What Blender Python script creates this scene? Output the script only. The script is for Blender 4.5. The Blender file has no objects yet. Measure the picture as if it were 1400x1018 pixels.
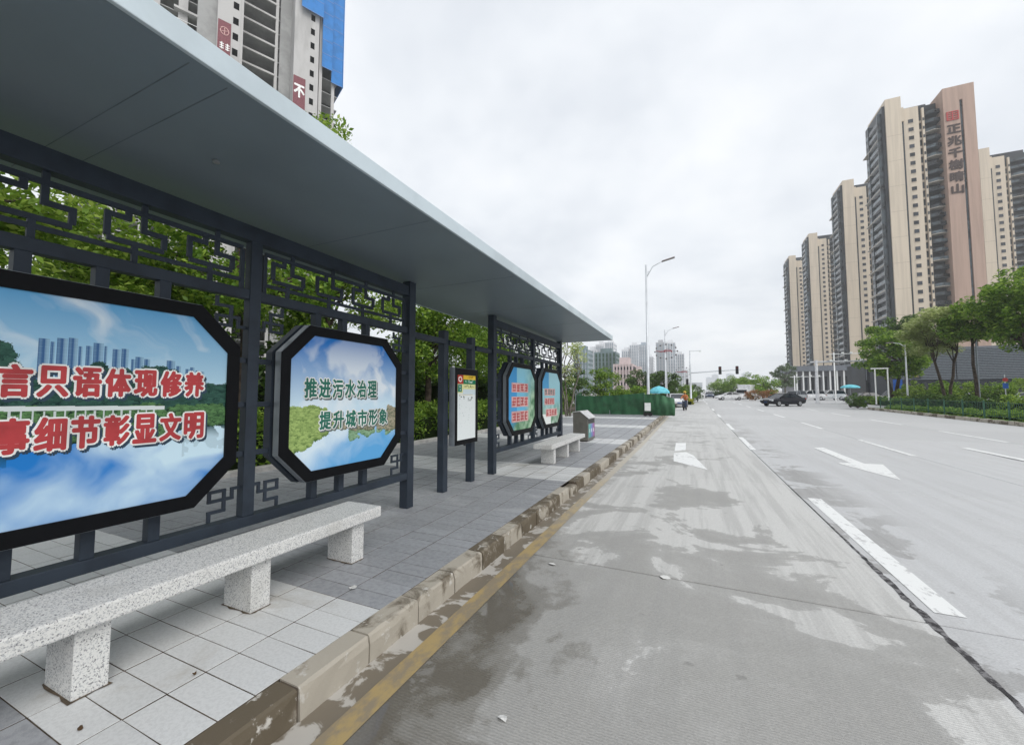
import bpy, bmesh, math, random
import numpy as np
from mathutils import Vector, Matrix
random.seed(7)
R = math.radians
S = bpy.context.scene
C = S.collection

# ------------------------------------------------------------------ camera, sky, sun, exposure
cam = bpy.data.cameras.new('camera'); camo = bpy.data.objects.new('camera', cam); C.objects.link(camo)
cam.sensor_width = 36.0; cam.lens = 36.0 * 550 / 1400
cam.clip_start = 0.05; cam.clip_end = 6000
camo.location = (0, 0, 1.5); camo.rotation_euler = (R(90 + 3.226), 0, R(24.271))
S.camera = camo
SUN_EL, SUN_AZ = 44, 118           # sun behind thick cloud, over the far side of the road and behind the camera
w = bpy.data.worlds.new('World'); S.world = w; w.use_nodes = True
nt = w.node_tree; nt.nodes.clear()
def nd(nt, typ, props=None, **inp):
    n = nt.nodes.new(typ)
    for k, v in (props or {}).items(): setattr(n, k, v)
    for k, v in inp.items():
        key = int(k[1:]) if k[0] == 'i' and k[1:].isdigit() else k.replace('_', ' ')
        s = n.inputs[key]
        if isinstance(v, bpy.types.NodeSocket): nt.links.new(v, s)
        elif isinstance(v, tuple) and len(v) == 3 and s.type == 'RGBA': s.default_value = (*v, 1)
        else: s.default_value = v
    return n
def mth(nt, op, a, b=None, clamp=False):
    n = nt.nodes.new('ShaderNodeMath'); n.operation = op; n.use_clamp = clamp
    for i, v in enumerate((a, b)):
        if v is None: continue
        if isinstance(v, bpy.types.NodeSocket): nt.links.new(v, n.inputs[i])
        else: n.inputs[i].default_value = v
    return n.outputs[0]
def sstep(nt, x, a, b, lo=0.0, hi=1.0):
    n = nt.nodes.new('ShaderNodeMapRange'); n.interpolation_type = 'SMOOTHSTEP'
    nt.links.new(x, n.inputs[0])
    for i, v in enumerate((a, b, lo, hi)): n.inputs[i + 1].default_value = v
    return n.outputs[0]
def mixc(nt, f, a, b, blend='MIX'):
    n = nt.nodes.new('ShaderNodeMix'); n.data_type = 'RGBA'; n.blend_type = blend
    for i, v in ((0, f), (6, a), (7, b)):
        if isinstance(v, bpy.types.NodeSocket): nt.links.new(v, n.inputs[i])
        elif i == 0: n.inputs[0].default_value = v
        else: n.inputs[i].default_value = (*v, 1)
    return n.outputs[2]
sky = nd(nt, 'ShaderNodeTexSky', dict(sky_type='NISHITA', sun_disc=False, sun_elevation=R(SUN_EL), sun_rotation=R(SUN_AZ), air_density=1.5, dust_density=3.0))
tc = nd(nt, 'ShaderNodeTexCoord')
sep = nd(nt, 'ShaderNodeSeparateXYZ', i0=tc.outputs['Generated'])
den = mth(nt, 'ADD', mth(nt, 'MAXIMUM', sep.outputs[2], 0.0), 0.28)
cv = nd(nt, 'ShaderNodeCombineXYZ', X=mth(nt, 'DIVIDE', sep.outputs[0], den), Y=mth(nt, 'DIVIDE', sep.outputs[1], den), Z=0.0)
cl = nd(nt, 'ShaderNodeTexNoise', Vector=cv.outputs[0], Scale=1.15, Detail=5.0, Roughness=0.52, Distortion=0.35)
cl2 = nd(nt, 'ShaderNodeTexNoise', Vector=cv.outputs[0], Scale=3.4, Detail=4.0, Roughness=0.5)
cf = mth(nt, 'ADD', mth(nt, 'MULTIPLY', cl.outputs[0], 0.75), mth(nt, 'MULTIPLY', cl2.outputs[0], 0.25))
ramp = nd(nt, 'ShaderNodeValToRGB', Fac=cf)
e = ramp.color_ramp.elements
e[0].position = 0.34; e[0].color = (0.60, 0.64, 0.70, 1)
e[1].position = 0.62; e[1].color = (0.90, 0.915, 0.935, 1)
m_ = e.new(0.5); m_.color = (0.785, 0.815, 0.855, 1)
bg1 = nd(nt, 'ShaderNodeBackground', Color=sky.outputs[0], Strength=0.10)
bg2 = nd(nt, 'ShaderNodeBackground', Color=ramp.outputs[0], Strength=1.0)
mx = nd(nt, 'ShaderNodeMixShader', Fac=0.93); nt.links.new(bg1.outputs[0], mx.inputs[1]); nt.links.new(bg2.outputs[0], mx.inputs[2])
wo = nd(nt, 'ShaderNodeOutputWorld', Surface=mx.outputs[0])
sl = bpy.data.lights.new('sun', 'SUN'); sl.energy = 1.5; sl.angle = R(38); sl.color = (1.0, 0.97, 0.93)
so = bpy.data.objects.new('sun', sl); C.objects.link(so)
so.rotation_euler = (R(90 - SUN_EL), 0, R(180 - SUN_AZ)); so.location = (30, -20, 60)
S.cycles.volume_bounces = 3
vs = S.view_settings; vs.view_transform = 'Standard'; vs.look = 'None'; vs.gamma = 1; vs.exposure = 0.27; vs.use_curve_mapping = False

# ------------------------------------------------------------------ materials
MT = {}
def newmat(name):
    m = bpy.data.materials.new(name); m.use_nodes = True
    t = m.node_tree; b = t.nodes['Principled BSDF']; MT[name] = m
    return m, t, b
def M(name, col, rough=0.6, metal=0.0, var=0.12, scale=4.0, bump=0.0, bscale=60.0, col2=None, lo=0.42, hi=0.62, spec=0.4, rnd=0.0, coords='pos', stretch=None, dirt=None):
    m, t, b = newmat(name)
    if coords == 'pos': p = nd(t, 'ShaderNodeNewGeometry').outputs['Position']
    else: p = nd(t, 'ShaderNodeTexCoord').outputs['Object']
    if stretch: p = nd(t, 'ShaderNodeMapping', Vector=p, Scale=stretch).outputs[0]
    n1 = nd(t, 'ShaderNodeTexNoise', Vector=p, Scale=scale, Detail=6.0, Roughness=0.6)
    c2 = col2 or tuple(max(0, v * (1 - 2 * var)) for v in col)
    c = mixc(t, sstep(t, n1.outputs[0], lo, hi), col, c2)
    if dirt:
        n9 = nd(t, 'ShaderNodeTexNoise', Vector=p, Scale=dirt[1], Detail=7.0, Roughness=0.65, Distortion=0.4)
        c = mixc(t, sstep(t, n9.outputs[0], dirt[2], dirt[3], 0, dirt[4]), c, dirt[0])
    if rnd:
        oi = nd(t, 'ShaderNodeObjectInfo'); g = nd(t, 'ShaderNodeNewGeometry')
        r = mth(t, 'FRACT', mth(t, 'ADD', oi.outputs['Random'], g.outputs['Random Per Island']))
        c = mixc(t, 1.0, c, nd(t, 'ShaderNodeCombineColor', Red=mth(t, 'ADD', mth(t, 'MULTIPLY', r, rnd), 1 - rnd / 2), Green=mth(t, 'ADD', mth(t, 'MULTIPLY', r, rnd), 1 - rnd / 2), Blue=mth(t, 'ADD', mth(t, 'MULTIPLY', r, rnd), 1 - rnd / 2)).outputs[0], 'MULTIPLY')
    t.links.new(c, b.inputs['Base Color'])
    b.inputs['Roughness'].default_value = rough; b.inputs['Metallic'].default_value = metal
    b.inputs['Specular IOR Level'].default_value = spec
    if bump:
        n2 = nd(t, 'ShaderNodeTexNoise', Vector=p, Scale=bscale, Detail=4.0)
        bp = nd(t, 'ShaderNodeBump', Strength=bump, Distance=0.01, Height=n2.outputs[0]); t.links.new(bp.outputs[0], b.inputs['Normal'])
    return m
M('slate', (0.032, 0.043, 0.06), 0.5, 0.0, 0.12, 3, 0.05, 120, spec=0.25)
M('slate_side', (0.25, 0.28, 0.31), 0.38, 0.3, 0.1, 3)
M('black_frame', (0.004, 0.0045, 0.006), 0.5, 0.0, 0.1, 5, spec=0.12)
M('soffit', (0.195, 0.242, 0.272), 0.38, 0.1, 0.05, 0.5, 0.08, 3.0, spec=0.5)
M('seam', (0.14, 0.17, 0.19), 0.6)
M('void', (0.006, 0.006, 0.007), 0.9, spec=0.0)  # near-black: shade inside open floors and window holes, painted on flat faces
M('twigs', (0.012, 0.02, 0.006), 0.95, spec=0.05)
M('fascia', (0.56, 0.64, 0.68), 0.45, 0.2, 0.06, 1.2)
M('tile_light', (0.60, 0.61, 0.61), 0.6, 0, 0.05, 55, 0.2, 220, rnd=0.09, dirt=((0.36,0.33,0.28), 1.6, .54, .72, .55))
M('tile_dark', (0.315, 0.325, 0.345), 0.5, 0, 0.09, 22, 0.3, 150, rnd=0.12, dirt=((0.45,0.46,0.47), 1.3, .52, .68, .45))
M('grout', (0.11, 0.088, 0.068), 0.9, 0, 0.2, 8, spec=0.1)
M('paper', (0.75, 0.75, 0.73), 0.8)
M('white_paint', (0.8, 0.81, 0.8), 0.6, 0, 0.06, 6)
M('steel_pole', (0.62, 0.65, 0.68), 0.4, 0.2, 0.06, 2)
M('lamp_head', (0.25, 0.22, 0.22), 0.5, 0.2)
M('dark_plastic', (0.015, 0.016, 0.018), 0.4)
M('signal_red', (0.10, 0.012, 0.01), 0.4)
M('glass_dark', (0.015, 0.02, 0.028), 0.15, 0, 0.2, 0.3, spec=0.45)
M('bin_metal', (0.17, 0.165, 0.145), 0.45, 0.3, 0.1, 3)
M('bin_top', (0.6, 0.6, 0.6), 0.4, 0.3)
M('teal_print', (0.14, 0.45, 0.42), 0.4); M('blue_print', (0.16, 0.25, 0.5), 0.4); M('violet_print', (0.32, 0.12, 0.33), 0.4)
M('grass', (0.10, 0.20, 0.025), 0.9, 0, 0.3, 2.0, 0.6, 40, col2=(0.06, 0.13, 0.02))
M('soil', (0.09, 0.07, 0.05), 0.95)
M('bark', (0.075, 0.055, 0.042), 0.9, 0, 0.3, 6, 0.6, 30)
M('bark_pale', (0.2, 0.18, 0.15), 0.9, 0, 0.25, 6, 0.5, 30)
M('cream', (0.64, 0.55, 0.435), 0.7, 0, 0.06, 0.9, stretch=(1, 1, 0.05))
M('pinkwall', (0.45, 0.315, 0.25), 0.7, 0, 0.07, 0.9, stretch=(1, 1, 0.05))
M('cream_line', (0.44, 0.37, 0.29), 0.7)
M('balcony_glass', (0.085, 0.11, 0.125), 0.2, 0, 0.5, 0.35, spec=0.5, rnd=1.3)
M('balcony_dark', (0.034, 0.04, 0.048), 0.4, 0, 0.3, 0.15, spec=0.3)
M('slab_edge', (0.5, 0.46, 0.4), 0.7)
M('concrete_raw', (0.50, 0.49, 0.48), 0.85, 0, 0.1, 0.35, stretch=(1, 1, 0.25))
M('concrete_shade', (0.36, 0.36, 0.355), 0.85, 0, 0.1, 0.35)  # darker copy of the raw concrete, shade painted into its colour
M('blue_net', (0.025, 0.20, 0.55), 0.7, 0, 0.08, 0.6)
M('banner', (0.22, 0.07, 0.085), 0.7)
M('green_net', (0.017, 0.088, 0.036), 0.75, 0, 0.2, 1.5)
M('green_net_pale', (0.045, 0.15, 0.07), 0.7, 0, 0.2, 1.5)
M('aqua_cloth', (0.16, 0.58, 0.68), 0.7)
M('tyre', (0.012, 0.012, 0.013), 0.8); M('rim', (0.45, 0.46, 0.48), 0.3, 0.7)
M('car_white', (0.74, 0.75, 0.76), 0.25, spec=0.6); M('car_black', (0.005, 0.006, 0.012), 0.2, spec=0.4); M('car_silver', (0.4, 0.42, 0.44), 0.25, 0.4); M('car_blue', (0.05, 0.07, 0.12), 0.25)
M('lamp_glass', (0.7, 0.72, 0.75), 0.1); M('tail_red', (0.4, 0.02, 0.02), 0.2)
M('skin', (0.42, 0.25, 0.17), 0.6); M('navy_cloth', (0.03, 0.035, 0.07), 0.8); M('orange_cloth', (0.55, 0.18, 0.06), 0.8); M('yellow_cloth', (0.6, 0.42, 0.08), 0.8); M('white_cloth', (0.7, 0.7, 0.7), 0.8)
M('fence_green', (0.03, 0.11, 0.07), 0.5)
M('louvre', (0.17, 0.195, 0.22), 0.5, 0.1); M('louvre_gap', (0.03, 0.035, 0.045), 0.7)
M('podium_roof', (0.17, 0.185, 0.21), 0.6); M('podium_wall', (0.2, 0.2, 0.215), 0.6)
M('gold', (0.6, 0.42, 0.16), 0.5)
M('sign_brown', (0.06, 0.035, 0.03), 0.6); M('sign_red', (0.5, 0.045, 0.045), 0.6)
M('blue_sign', (0.02, 0.12, 0.5), 0.5)
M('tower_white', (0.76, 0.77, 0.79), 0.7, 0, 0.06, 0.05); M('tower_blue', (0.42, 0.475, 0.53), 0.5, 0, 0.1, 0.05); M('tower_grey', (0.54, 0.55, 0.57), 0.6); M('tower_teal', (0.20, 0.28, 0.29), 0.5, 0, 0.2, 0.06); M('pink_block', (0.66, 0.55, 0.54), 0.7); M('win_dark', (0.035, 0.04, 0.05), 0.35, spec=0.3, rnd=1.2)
M('stone_border', (0.45, 0.44, 0.42), 0.8)
M('red_print', (0.48, 0.045, 0.05), 0.45); M('white_print', (0.9, 0.9, 0.88), 0.45); M('navy_print', (0.02, 0.05, 0.09), 0.45); M('green_print', (0.015, 0.16, 0.11), 0.45); M('grey_print', (0.14, 0.17, 0.17), 0.45); M('pink_print', (0.7, 0.42, 0.4), 0.45); M('yellow_print', (0.7, 0.55, 0.06), 0.45); M('black_print', (0.03, 0.03, 0.03), 0.5)
M('decor_red', (0.3, 0.03, 0.04), 0.5); M('decor_dark', (0.06, 0.05, 0.05), 0.5)
M('painted_recess', (0.20, 0.195, 0.20), 0.85, 0, 0.4, 16, 0.9, 60, col2=(0.035,0.033,0.035), lo=.40, hi=.55)  # dark inside of the road crack, painted into a flat strip's colour
M('mortar', (0.52, 0.5, 0.46), 0.9)

def granite():
    m, t, b = newmat('granite')
    p = nd(t, 'ShaderNodeNewGeometry').outputs['Position']
    a = nd(t, 'ShaderNodeTexVoronoi', Vector=p, Scale=190.0); n = nd(t, 'ShaderNodeTexNoise', Vector=p, Scale=95.0, Detail=5.0, Roughness=0.7)
    n3 = nd(t, 'ShaderNodeTexNoise', Vector=p, Scale=230.0, Detail=3.0)
    c = mixc(t, sstep(t, n.outputs[0], 0.50, 0.60), (0.66, 0.66, 0.64), (0.40, 0.41, 0.42))
    c = mixc(t, sstep(t, nd(t, 'ShaderNodeSeparateColor', Color=a.outputs['Color']).outputs[0], 0.87, 0.93), c, (0.19, 0.19, 0.20))
    c = mixc(t, sstep(t, n3.outputs[0], 0.6, 0.66), c, (0.72, 0.71, 0.68))
    n4 = nd(t, 'ShaderNodeTexNoise', Vector=p, Scale=3.0, Detail=4.0)
    c = mixc(t, sstep(t, n4.outputs[0], 0.5, 0.75, 0, 0.35), c, (0.36, 0.35, 0.32))
    t.links.new(c, b.inputs['Base Color']); b.inputs['Roughness'].default_value = 0.6
    bp = nd(t, 'ShaderNodeBump', Strength=0.25, Distance=0.004, Height=n.outputs[0]); t.links.new(bp.outputs[0], b.inputs['Normal'])
granite()
def kerbmat():
    m, t, b = newmat('kerb_stone')
    p = nd(t, 'ShaderNodeNewGeometry').outputs['Position']
    n = nd(t, 'ShaderNodeTexNoise', Vector=p, Scale=3.2, Detail=8.0, Roughness=0.65, Distortion=0.5)
    n2 = nd(t, 'ShaderNodeTexNoise', Vector=p, Scale=9.0, Detail=6.0, Roughness=0.7)
    oi = nd(t, 'ShaderNodeObjectInfo').outputs['Random']
    f = mth(t, 'ADD', n.outputs[0], mth(t, 'MULTIPLY', mth(t, 'SUBTRACT', oi, 0.52), 0.30))
    c = mixc(t, sstep(t, f, 0.42, 0.58), (0.385, 0.352, 0.295), (0.112, 0.09, 0.06))
    c = mixc(t, sstep(t, n2.outputs[0], 0.58, 0.66), c, (0.50, 0.48, 0.44))
    t.links.new(c, b.inputs['Base Color']); b.inputs['Roughness'].default_value = 0.75
    bp = nd(t, 'ShaderNodeBump', Strength=0.5, Distance=0.01, Height=n2.outputs[0]); t.links.new(bp.outputs[0], b.inputs['Normal'])
kerbmat()
def roadmat():
    m, t, b = newmat('road_concrete')
    p = nd(t, 'ShaderNodeNewGeometry').outputs['Position']
    s = nd(t, 'ShaderNodeSeparateXYZ', i0=p); X, Y = s.outputs[0], s.outputs[1]
    big = nd(t, 'ShaderNodeTexNoise', Vector=p, Scale=0.75, Detail=9.0, Roughness=0.6, Distortion=0.7).outputs[0]
    mid = nd(t, 'ShaderNodeTexNoise', Vector=p, Scale=3.2, Detail=6.0, Roughness=0.65).outputs[0]
    fine = nd(t, 'ShaderNodeTexNoise', Vector=p, Scale=90.0, Detail=3.0).outputs[0]
    trk = nd(t, 'ShaderNodeTexNoise', Vector=nd(t, 'ShaderNodeMapping', Vector=p, Scale=(5.0, 0.22, 1)).outputs[0], Scale=1.0, Detail=5.0, Roughness=0.7).outputs[0]
    tw = nd(t, 'ShaderNodeTexWave', dict(wave_type='BANDS', bands_direction='Y'), Vector=p, Scale=17.0, Distortion=3.0, Detail=3.0, Detail_Scale=2.0); tin = tw.outputs['Fac']
    lane = sstep(t, X, 1.45, 1.6)
    # damp near the stop, dried out towards the crack and farther up the lane
    dv = mth(t, 'ADD', mth(t, 'ADD', mth(t, 'MULTIPLY', mth(t, 'SUBTRACT', big, 0.5), 2.0), mth(t, 'MULTIPLY', mth(t, 'SUBTRACT', mid, 0.5), 0.5)),
             mth(t, 'ADD', mth(t, 'MULTIPLY', sstep(t, X, 0.2, 1.5), 0.26), mth(t, 'MULTIPLY', sstep(t, Y, 2.4, 7.0, -0.10, 0.24), 1.0)))
    drybus = sstep(t, dv, 0.13, 0.18)
    semi = sstep(t, dv, -0.1, 0.25)
    cb = mixc(t, semi, (0.315, 0.31, 0.295), (0.375, 0.371, 0.357)); cb = mixc(t, drybus, cb, (0.52, 0.517, 0.50))
    cb = mixc(t, sstep(t, trk, 0.45, 0.62, 0, 0.38), cb, (0.285, 0.282, 0.272))
    oil = nd(t, 'ShaderNodeTexNoise', Vector=p, Scale=6.5, Detail=3.0, Roughness=0.5).outputs[0]
    cb = mixc(t, sstep(t, oil, 0.70, 0.76, 0, 0.5), cb, (0.17, 0.165, 0.155))
    dampr = mth(t, 'MULTIPLY', sstep(t, mth(t, 'ADD', big, mth(t, 'MULTIPLY', mth(t, 'SUBTRACT', mid, 0.5), 0.2)), 0.47, 0.44), sstep(t, X, 2.7, 1.9))
    cr = mixc(t, dampr, (0.49, 0.495, 0.50), (0.30, 0.297, 0.292))
    cr = mixc(t, sstep(t, trk, 0.42, 0.62, 0, 0.45), cr, (0.41, 0.41, 0.41)); cr = mixc(t, sstep(t, oil, 0.68, 0.76, 0, 0.35), cr, (0.25, 0.25, 0.25)); cr = mixc(t, sstep(t, mid, 0.5, 0.68, 0, 0.3), cr, (0.54, 0.54, 0.54))
    c = mixc(t, lane, cb, cr)
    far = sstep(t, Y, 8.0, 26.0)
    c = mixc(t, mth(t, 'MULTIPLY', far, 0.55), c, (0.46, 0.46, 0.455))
    # wet ground along the kerb
    d = mth(t, 'MULTIPLY', mth(t, 'ADD', X, 1.62), 0.75)
    wy = mth(t, 'ADD', mth(t, 'MULTIPLY', sstep(t, Y, 5.4, 2.4), 0.60), mth(t, 'MULTIPLY', sstep(t, Y, 14.0, 4.0), 0.18))
    wv = mth(t, 'SUBTRACT', mth(t, 'ADD', wy, mth(t, 'MULTIPLY', mth(t, 'SUBTRACT', big, 0.5), 1.7)), d)
    wv = mth(t, 'ADD', wv, mth(t, 'MULTIPLY', mth(t, 'SUBTRACT', mid, 0.5), 0.7))
    wet = mth(t, 'ADD', mth(t, 'MULTIPLY', sstep(t, wv, 0.16, 0.30), 0.55), mth(t, 'MULTIPLY', sstep(t, wv, 0.34, 0.55), 0.45))
    c = mixc(t, mth(t, 'MULTIPLY', wet, 0.8), c, (0.095, 0.082, 0.06))
    g = mth(t, 'ADD', mth(t, 'ADD', mth(t, 'MULTIPLY', fine, 0.5), mth(t, 'MULTIPLY', tin, 0.07)), mth(t, 'ADD', 0.675, mth(t, 'MULTIPLY', nd(t, 'ShaderNodeObjectInfo').outputs['Random'], 0.09)))
    c = mixc(t, 1.0, c, nd(t, 'ShaderNodeCombineColor', Red=g, Green=g, Blue=g).outputs[0], 'MULTIPLY')
    t.links.new(c, b.inputs['Base Color'])
    pud = sstep(t, mth(t, 'ADD', wv, mth(t, 'MULTIPLY', mth(t, 'SUBTRACT', mid, 0.5), 0.5)), 0.52, 0.62)
    r = mth(t, 'SUBTRACT', 0.62, mth(t, 'MULTIPLY', wet, 0.40))
    r = mth(t, 'MAXIMUM', mth(t, 'SUBTRACT', r, mth(t, 'MULTIPLY', pud, 0.5)), 0.03)
    t.links.new(r, b.inputs['Roughness'])
    h = mth(t, 'ADD', mth(t, 'MULTIPLY', tin, 0.8), fine)
    bp = nd(t, 'ShaderNodeBump', Distance=0.004, Height=h, Strength=mth(t, 'SUBTRACT', 0.5, mth(t, 'MULTIPLY', pud, 0.49)))
    t.links.new(bp.outputs[0], b.inputs['Normal'])
roadmat()
def guttermat():
    m, t, b = newmat('gutter')
    p = nd(t, 'ShaderNodeNewGeometry').outputs['Position']
    n = nd(t, 'ShaderNodeTexNoise', Vector=p, Scale=4.5, Detail=6.0, Roughness=0.6, Distortion=0.6).outputs[0]
    c = mixc(t, sstep(t, n, 0.5, 0.56), (0.175, 0.15, 0.115), (0.44, 0.42, 0.385))
    t.links.new(c, b.inputs['Base Color']); b.inputs['Roughness'].default_value = 0.5
guttermat()
def worn_paint(name, col, under, lo, hi, scale, fade=False):
    m, t, b = newmat(name)
    p = nd(t, 'ShaderNodeNewGeometry').outputs['Position']
    n = nd(t, 'ShaderNodeTexNoise', Vector=nd(t, 'ShaderNodeMapping', Vector=p, Scale=(1, 0.5, 1)).outputs[0], Scale=scale, Detail=8.0, Roughness=0.7).outputs[0]
    n2 = nd(t, 'ShaderNodeTexNoise', Vector=p, Scale=1.3, Detail=3.0).outputs[0]
    c = mixc(t, sstep(t, mth(t, 'ADD', n, mth(t, 'MULTIPLY', n2, 0.4)), lo, hi), col, under)
    if fade:      # paint scrubbed off farther along the kerb
        yy_ = nd(t, 'ShaderNodeSeparateXYZ', i0=p).outputs[1]
        c = mixc(t, sstep(t, mth(t, 'ADD', yy_, mth(t, 'MULTIPLY', n2, 4.0)), 5.0, 13.0, 0, 0.8), c, (0.46, 0.43, 0.37))
    t.links.new(c, b.inputs['Base Color']); b.inputs['Roughness'].default_value = 0.5
worn_paint('yellow_line', (0.37, 0.275, 0.125), (0.25, 0.205, 0.14), 0.62, 0.80, 9, True)
worn_paint('road_white', (0.76, 0.77, 0.76), (0.5, 0.5, 0.5), 0.74, 0.84, 12)
def leafmat(name, a, bcol, dark, trans=0.25):
    m = bpy.data.materials.new(name); m.use_nodes = True; t = m.node_tree; MT[name] = m
    b = t.nodes['Principled BSDF']; g = nd(t, 'ShaderNodeNewGeometry')
    r = nd(t, 'ShaderNodeValToRGB', Fac=g.outputs['Random Per Island'])
    e = r.color_ramp.elements; e[0].position = 0; e[0].color = (*dark, 1); e[1].position = 1; e[1].color = (*bcol, 1)
    k = e.new(0.5); k.color = (*a, 1)
    nz = nd(t, 'ShaderNodeTexNoise', Vector=g.outputs['Position'], Scale=0.9, Detail=2.0).outputs[0]
    c = mixc(t, sstep(t, nz, 0.48, 0.68, 0, 0.45), r.outputs[0], dark)
    t.links.new(c, b.inputs['Base Color']); b.inputs['Roughness'].default_value = 0.5; b.inputs['Specular IOR Level'].default_value = 0.3
    tr = nd(t, 'ShaderNodeBsdfTranslucent', Color=c); ms = nd(t, 'ShaderNodeMixShader', Fac=trans)
    t.links.new(b.outputs[0], ms.inputs[1]); t.links.new(tr.outputs[0], ms.inputs[2]); t.links.new(ms.outputs[0], t.nodes['Material Output'].inputs['Surface'])
leafmat('leaf_bright', (0.24, 0.38, 0.045), (0.46, 0.58, 0.12), (0.09, 0.17, 0.02), 0.4)
leafmat('leaf_mid', (0.18, 0.32, 0.035), (0.35, 0.48, 0.075), (0.06, 0.135, 0.016), 0.38)
leafmat('leaf_dark', (0.075, 0.15, 0.025), (0.15, 0.25, 0.05), (0.03, 0.065, 0.01))
leafmat('leaf_pale', (0.50, 0.56, 0.23), (0.70, 0.74, 0.42), (0.26, 0.34, 0.09), 0.4)
leafmat('leaf_grey', (0.17, 0.23, 0.13), (0.25, 0.31, 0.19), (0.09, 0.13, 0.07))
leafmat('leaf_yellow', (0.42, 0.40, 0.04), (0.55, 0.5, 0.06), (0.2, 0.24, 0.02))
leafmat('leaf_flower', (0.38, 0.13, 0.05), (0.5, 0.3, 0.15), (0.12, 0.13, 0.03))

# ------------------------------------------------------------------ mesh helpers
class MB:
    def __init__(s): s.v = []; s.f = []; s.mi = []
    def add(s, vs, fs, mi=0):
        o = len(s.v); s.v += [tuple(v) for v in vs]; s.f += [tuple(i + o for i in f) for f in fs]; s.mi += [mi] * len(fs); return s
    def box(s, x0, x1, y0, y1, z0, z1, mi=0):
        return s.add([(x0,y0,z0),(x1,y0,z0),(x1,y1,z0),(x0,y1,z0),(x0,y0,z1),(x1,y0,z1),(x1,y1,z1),(x0,y1,z1)],
                     [(0,3,2,1),(4,5,6,7),(0,1,5,4),(1,2,6,5),(2,3,7,6),(3,0,4,7)], mi)
    def cbox(s, x0, x1, y0, y1, z0, z1, c=0.006, mi=0):      # box with chamfered top edges
        return s.add([(x0,y0,z0),(x1,y0,z0),(x1,y1,z0),(x0,y1,z0),(x0,y0,z1-c),(x1,y0,z1-c),(x1,y1,z1-c),(x0,y1,z1-c),
                      (x0+c,y0+c,z1),(x1-c,y0+c,z1),(x1-c,y1-c,z1),(x0+c,y1-c,z1)],
                     [(0,3,2,1),(8,9,10,11),(0,1,5,4),(1,2,6,5),(2,3,7,6),(3,0,4,7),(4,5,9,8),(5,6,10,9),(6,7,11,10),(7,4,8,11)], mi)
    def bar(s, p, q, wd, ht, mi=0):
        p, q = Vector(p), Vector(q); d = (q - p).normalized(); u = Vector((0,0,1)) if abs(d.z) < .95 else Vector((1,0,0))
        a = d.cross(u).normalized() * wd / 2; b = a.cross(d).normalized() * ht / 2
        return s.add([p-a-b,p+a-b,p+a+b,p-a+b,q-a-b,q+a-b,q+a+b,q-a+b], [(0,1,2,3),(7,6,5,4),(0,4,5,1),(1,5,6,2),(2,6,7,3),(3,7,4,0)], mi)
    def tube(s, pts, rad, n=8, mi=0, cap=True):
        pts = [Vector(p) for p in pts]; rad = [rad] * len(pts) if not hasattr(rad, '__len__') else rad
        o = len(s.v); rings = []
        for i, p in enumerate(pts):
            d = (pts[min(i+1, len(pts)-1)] - pts[max(i-1, 0)]).normalized()
            u = Vector((0,0,1)) if abs(d.z) < .9 else Vector((1,0,0))
            a = d.cross(u).normalized(); b = d.cross(a).normalized()
            for k in range(n):
                t = 2 * math.pi * k / n; s.v.append(tuple(p + (a * math.cos(t) + b * math.sin(t)) * rad[i]))
        for i in range(len(pts) - 1):
            for k in range(n):
                k2 = (k + 1) % n; s.f.append((o+i*n+k, o+i*n+k2, o+(i+1)*n+k2, o+(i+1)*n+k)); s.mi.append(mi)
        if cap:
            s.f.append(tuple(o + k for k in range(n))[::-1]); s.f.append(tuple(o + (len(pts)-1)*n + k for k in range(n))); s.mi += [mi, mi]
        return s
    def lathe(s, prof, c=(0,0,0), n=16, mi=0):
        o = len(s.v)
        for r, z in prof:
            for k in range(n):
                t = 2*math.pi*k/n; s.v.append((c[0]+r*math.cos(t), c[1]+r*math.sin(t), c[2]+z))
        for i in range(len(prof)-1):
            for k in range(n):
                k2=(k+1)%n; s.f.append((o+i*n+k,o+i*n+k2,o+(i+1)*n+k2,o+(i+1)*n+k)); s.mi.append(mi)
        return s
    def prismX(s, poly, x0, x1, mi=0):        # poly in (y,z), extruded along x
        n = len(poly)
        return s.add([(x0,y,z) for y,z in poly]+[(x1,y,z) for y,z in poly], [tuple(range(n))[::-1], tuple(range(n,2*n))]+[(i,(i+1)%n,n+(i+1)%n,n+i) for i in range(n)], mi)
    def ringX(s, outer, inner, x0, x1, mi=0):
        n = len(outer); v = []
        for x in (x0, x1):
            v += [(x,y,z) for y,z in outer] + [(x,y,z) for y,z in inner]
        f = []
        for i in range(n):
            j=(i+1)%n
            f += [(2*n+i,2*n+j,3*n+j,3*n+i),(i,n+i,n+j,j),(i,j,2*n+j,2*n+i),(n+i,3*n+i,3*n+j,n+j)]
        return s.add(v, f, mi)
    def build(s, name, mats, parent=None, smooth=False, bevel=0.0):
        me = bpy.data.meshes.new(name); me.from_pydata(s.v, [], s.f)
        for m in ([mats] if isinstance(mats, str) else mats): me.materials.append(MT[m])
        if max(s.mi, default=0): me.polygons.foreach_set('material_index', s.mi)
        bm = bmesh.new(); bm.from_mesh(me); bmesh.ops.recalc_face_normals(bm, faces=bm.faces); bm.to_mesh(me); bm.free()
        if smooth: me.polygons.foreach_set('use_smooth', [True]*len(me.polygons))
        return link(name, me, parent, bevel)
def link(name, me, parent=None, bevel=0.0):
    o = bpy.data.objects.new(name, me); C.objects.link(o); o.parent = parent
    if bevel:
        b = o.modifiers.new('Bevel', 'BEVEL'); b.width = bevel; b.segments = 2; b.limit_method = 'ANGLE'
    return o
def tag(o, label=None, cat=None, group=None, kind=None):
    if label: o['label'] = label
    if cat: o['category'] = cat
    if group: o['group'] = group
    if kind: o['kind'] = kind
    return o
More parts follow.
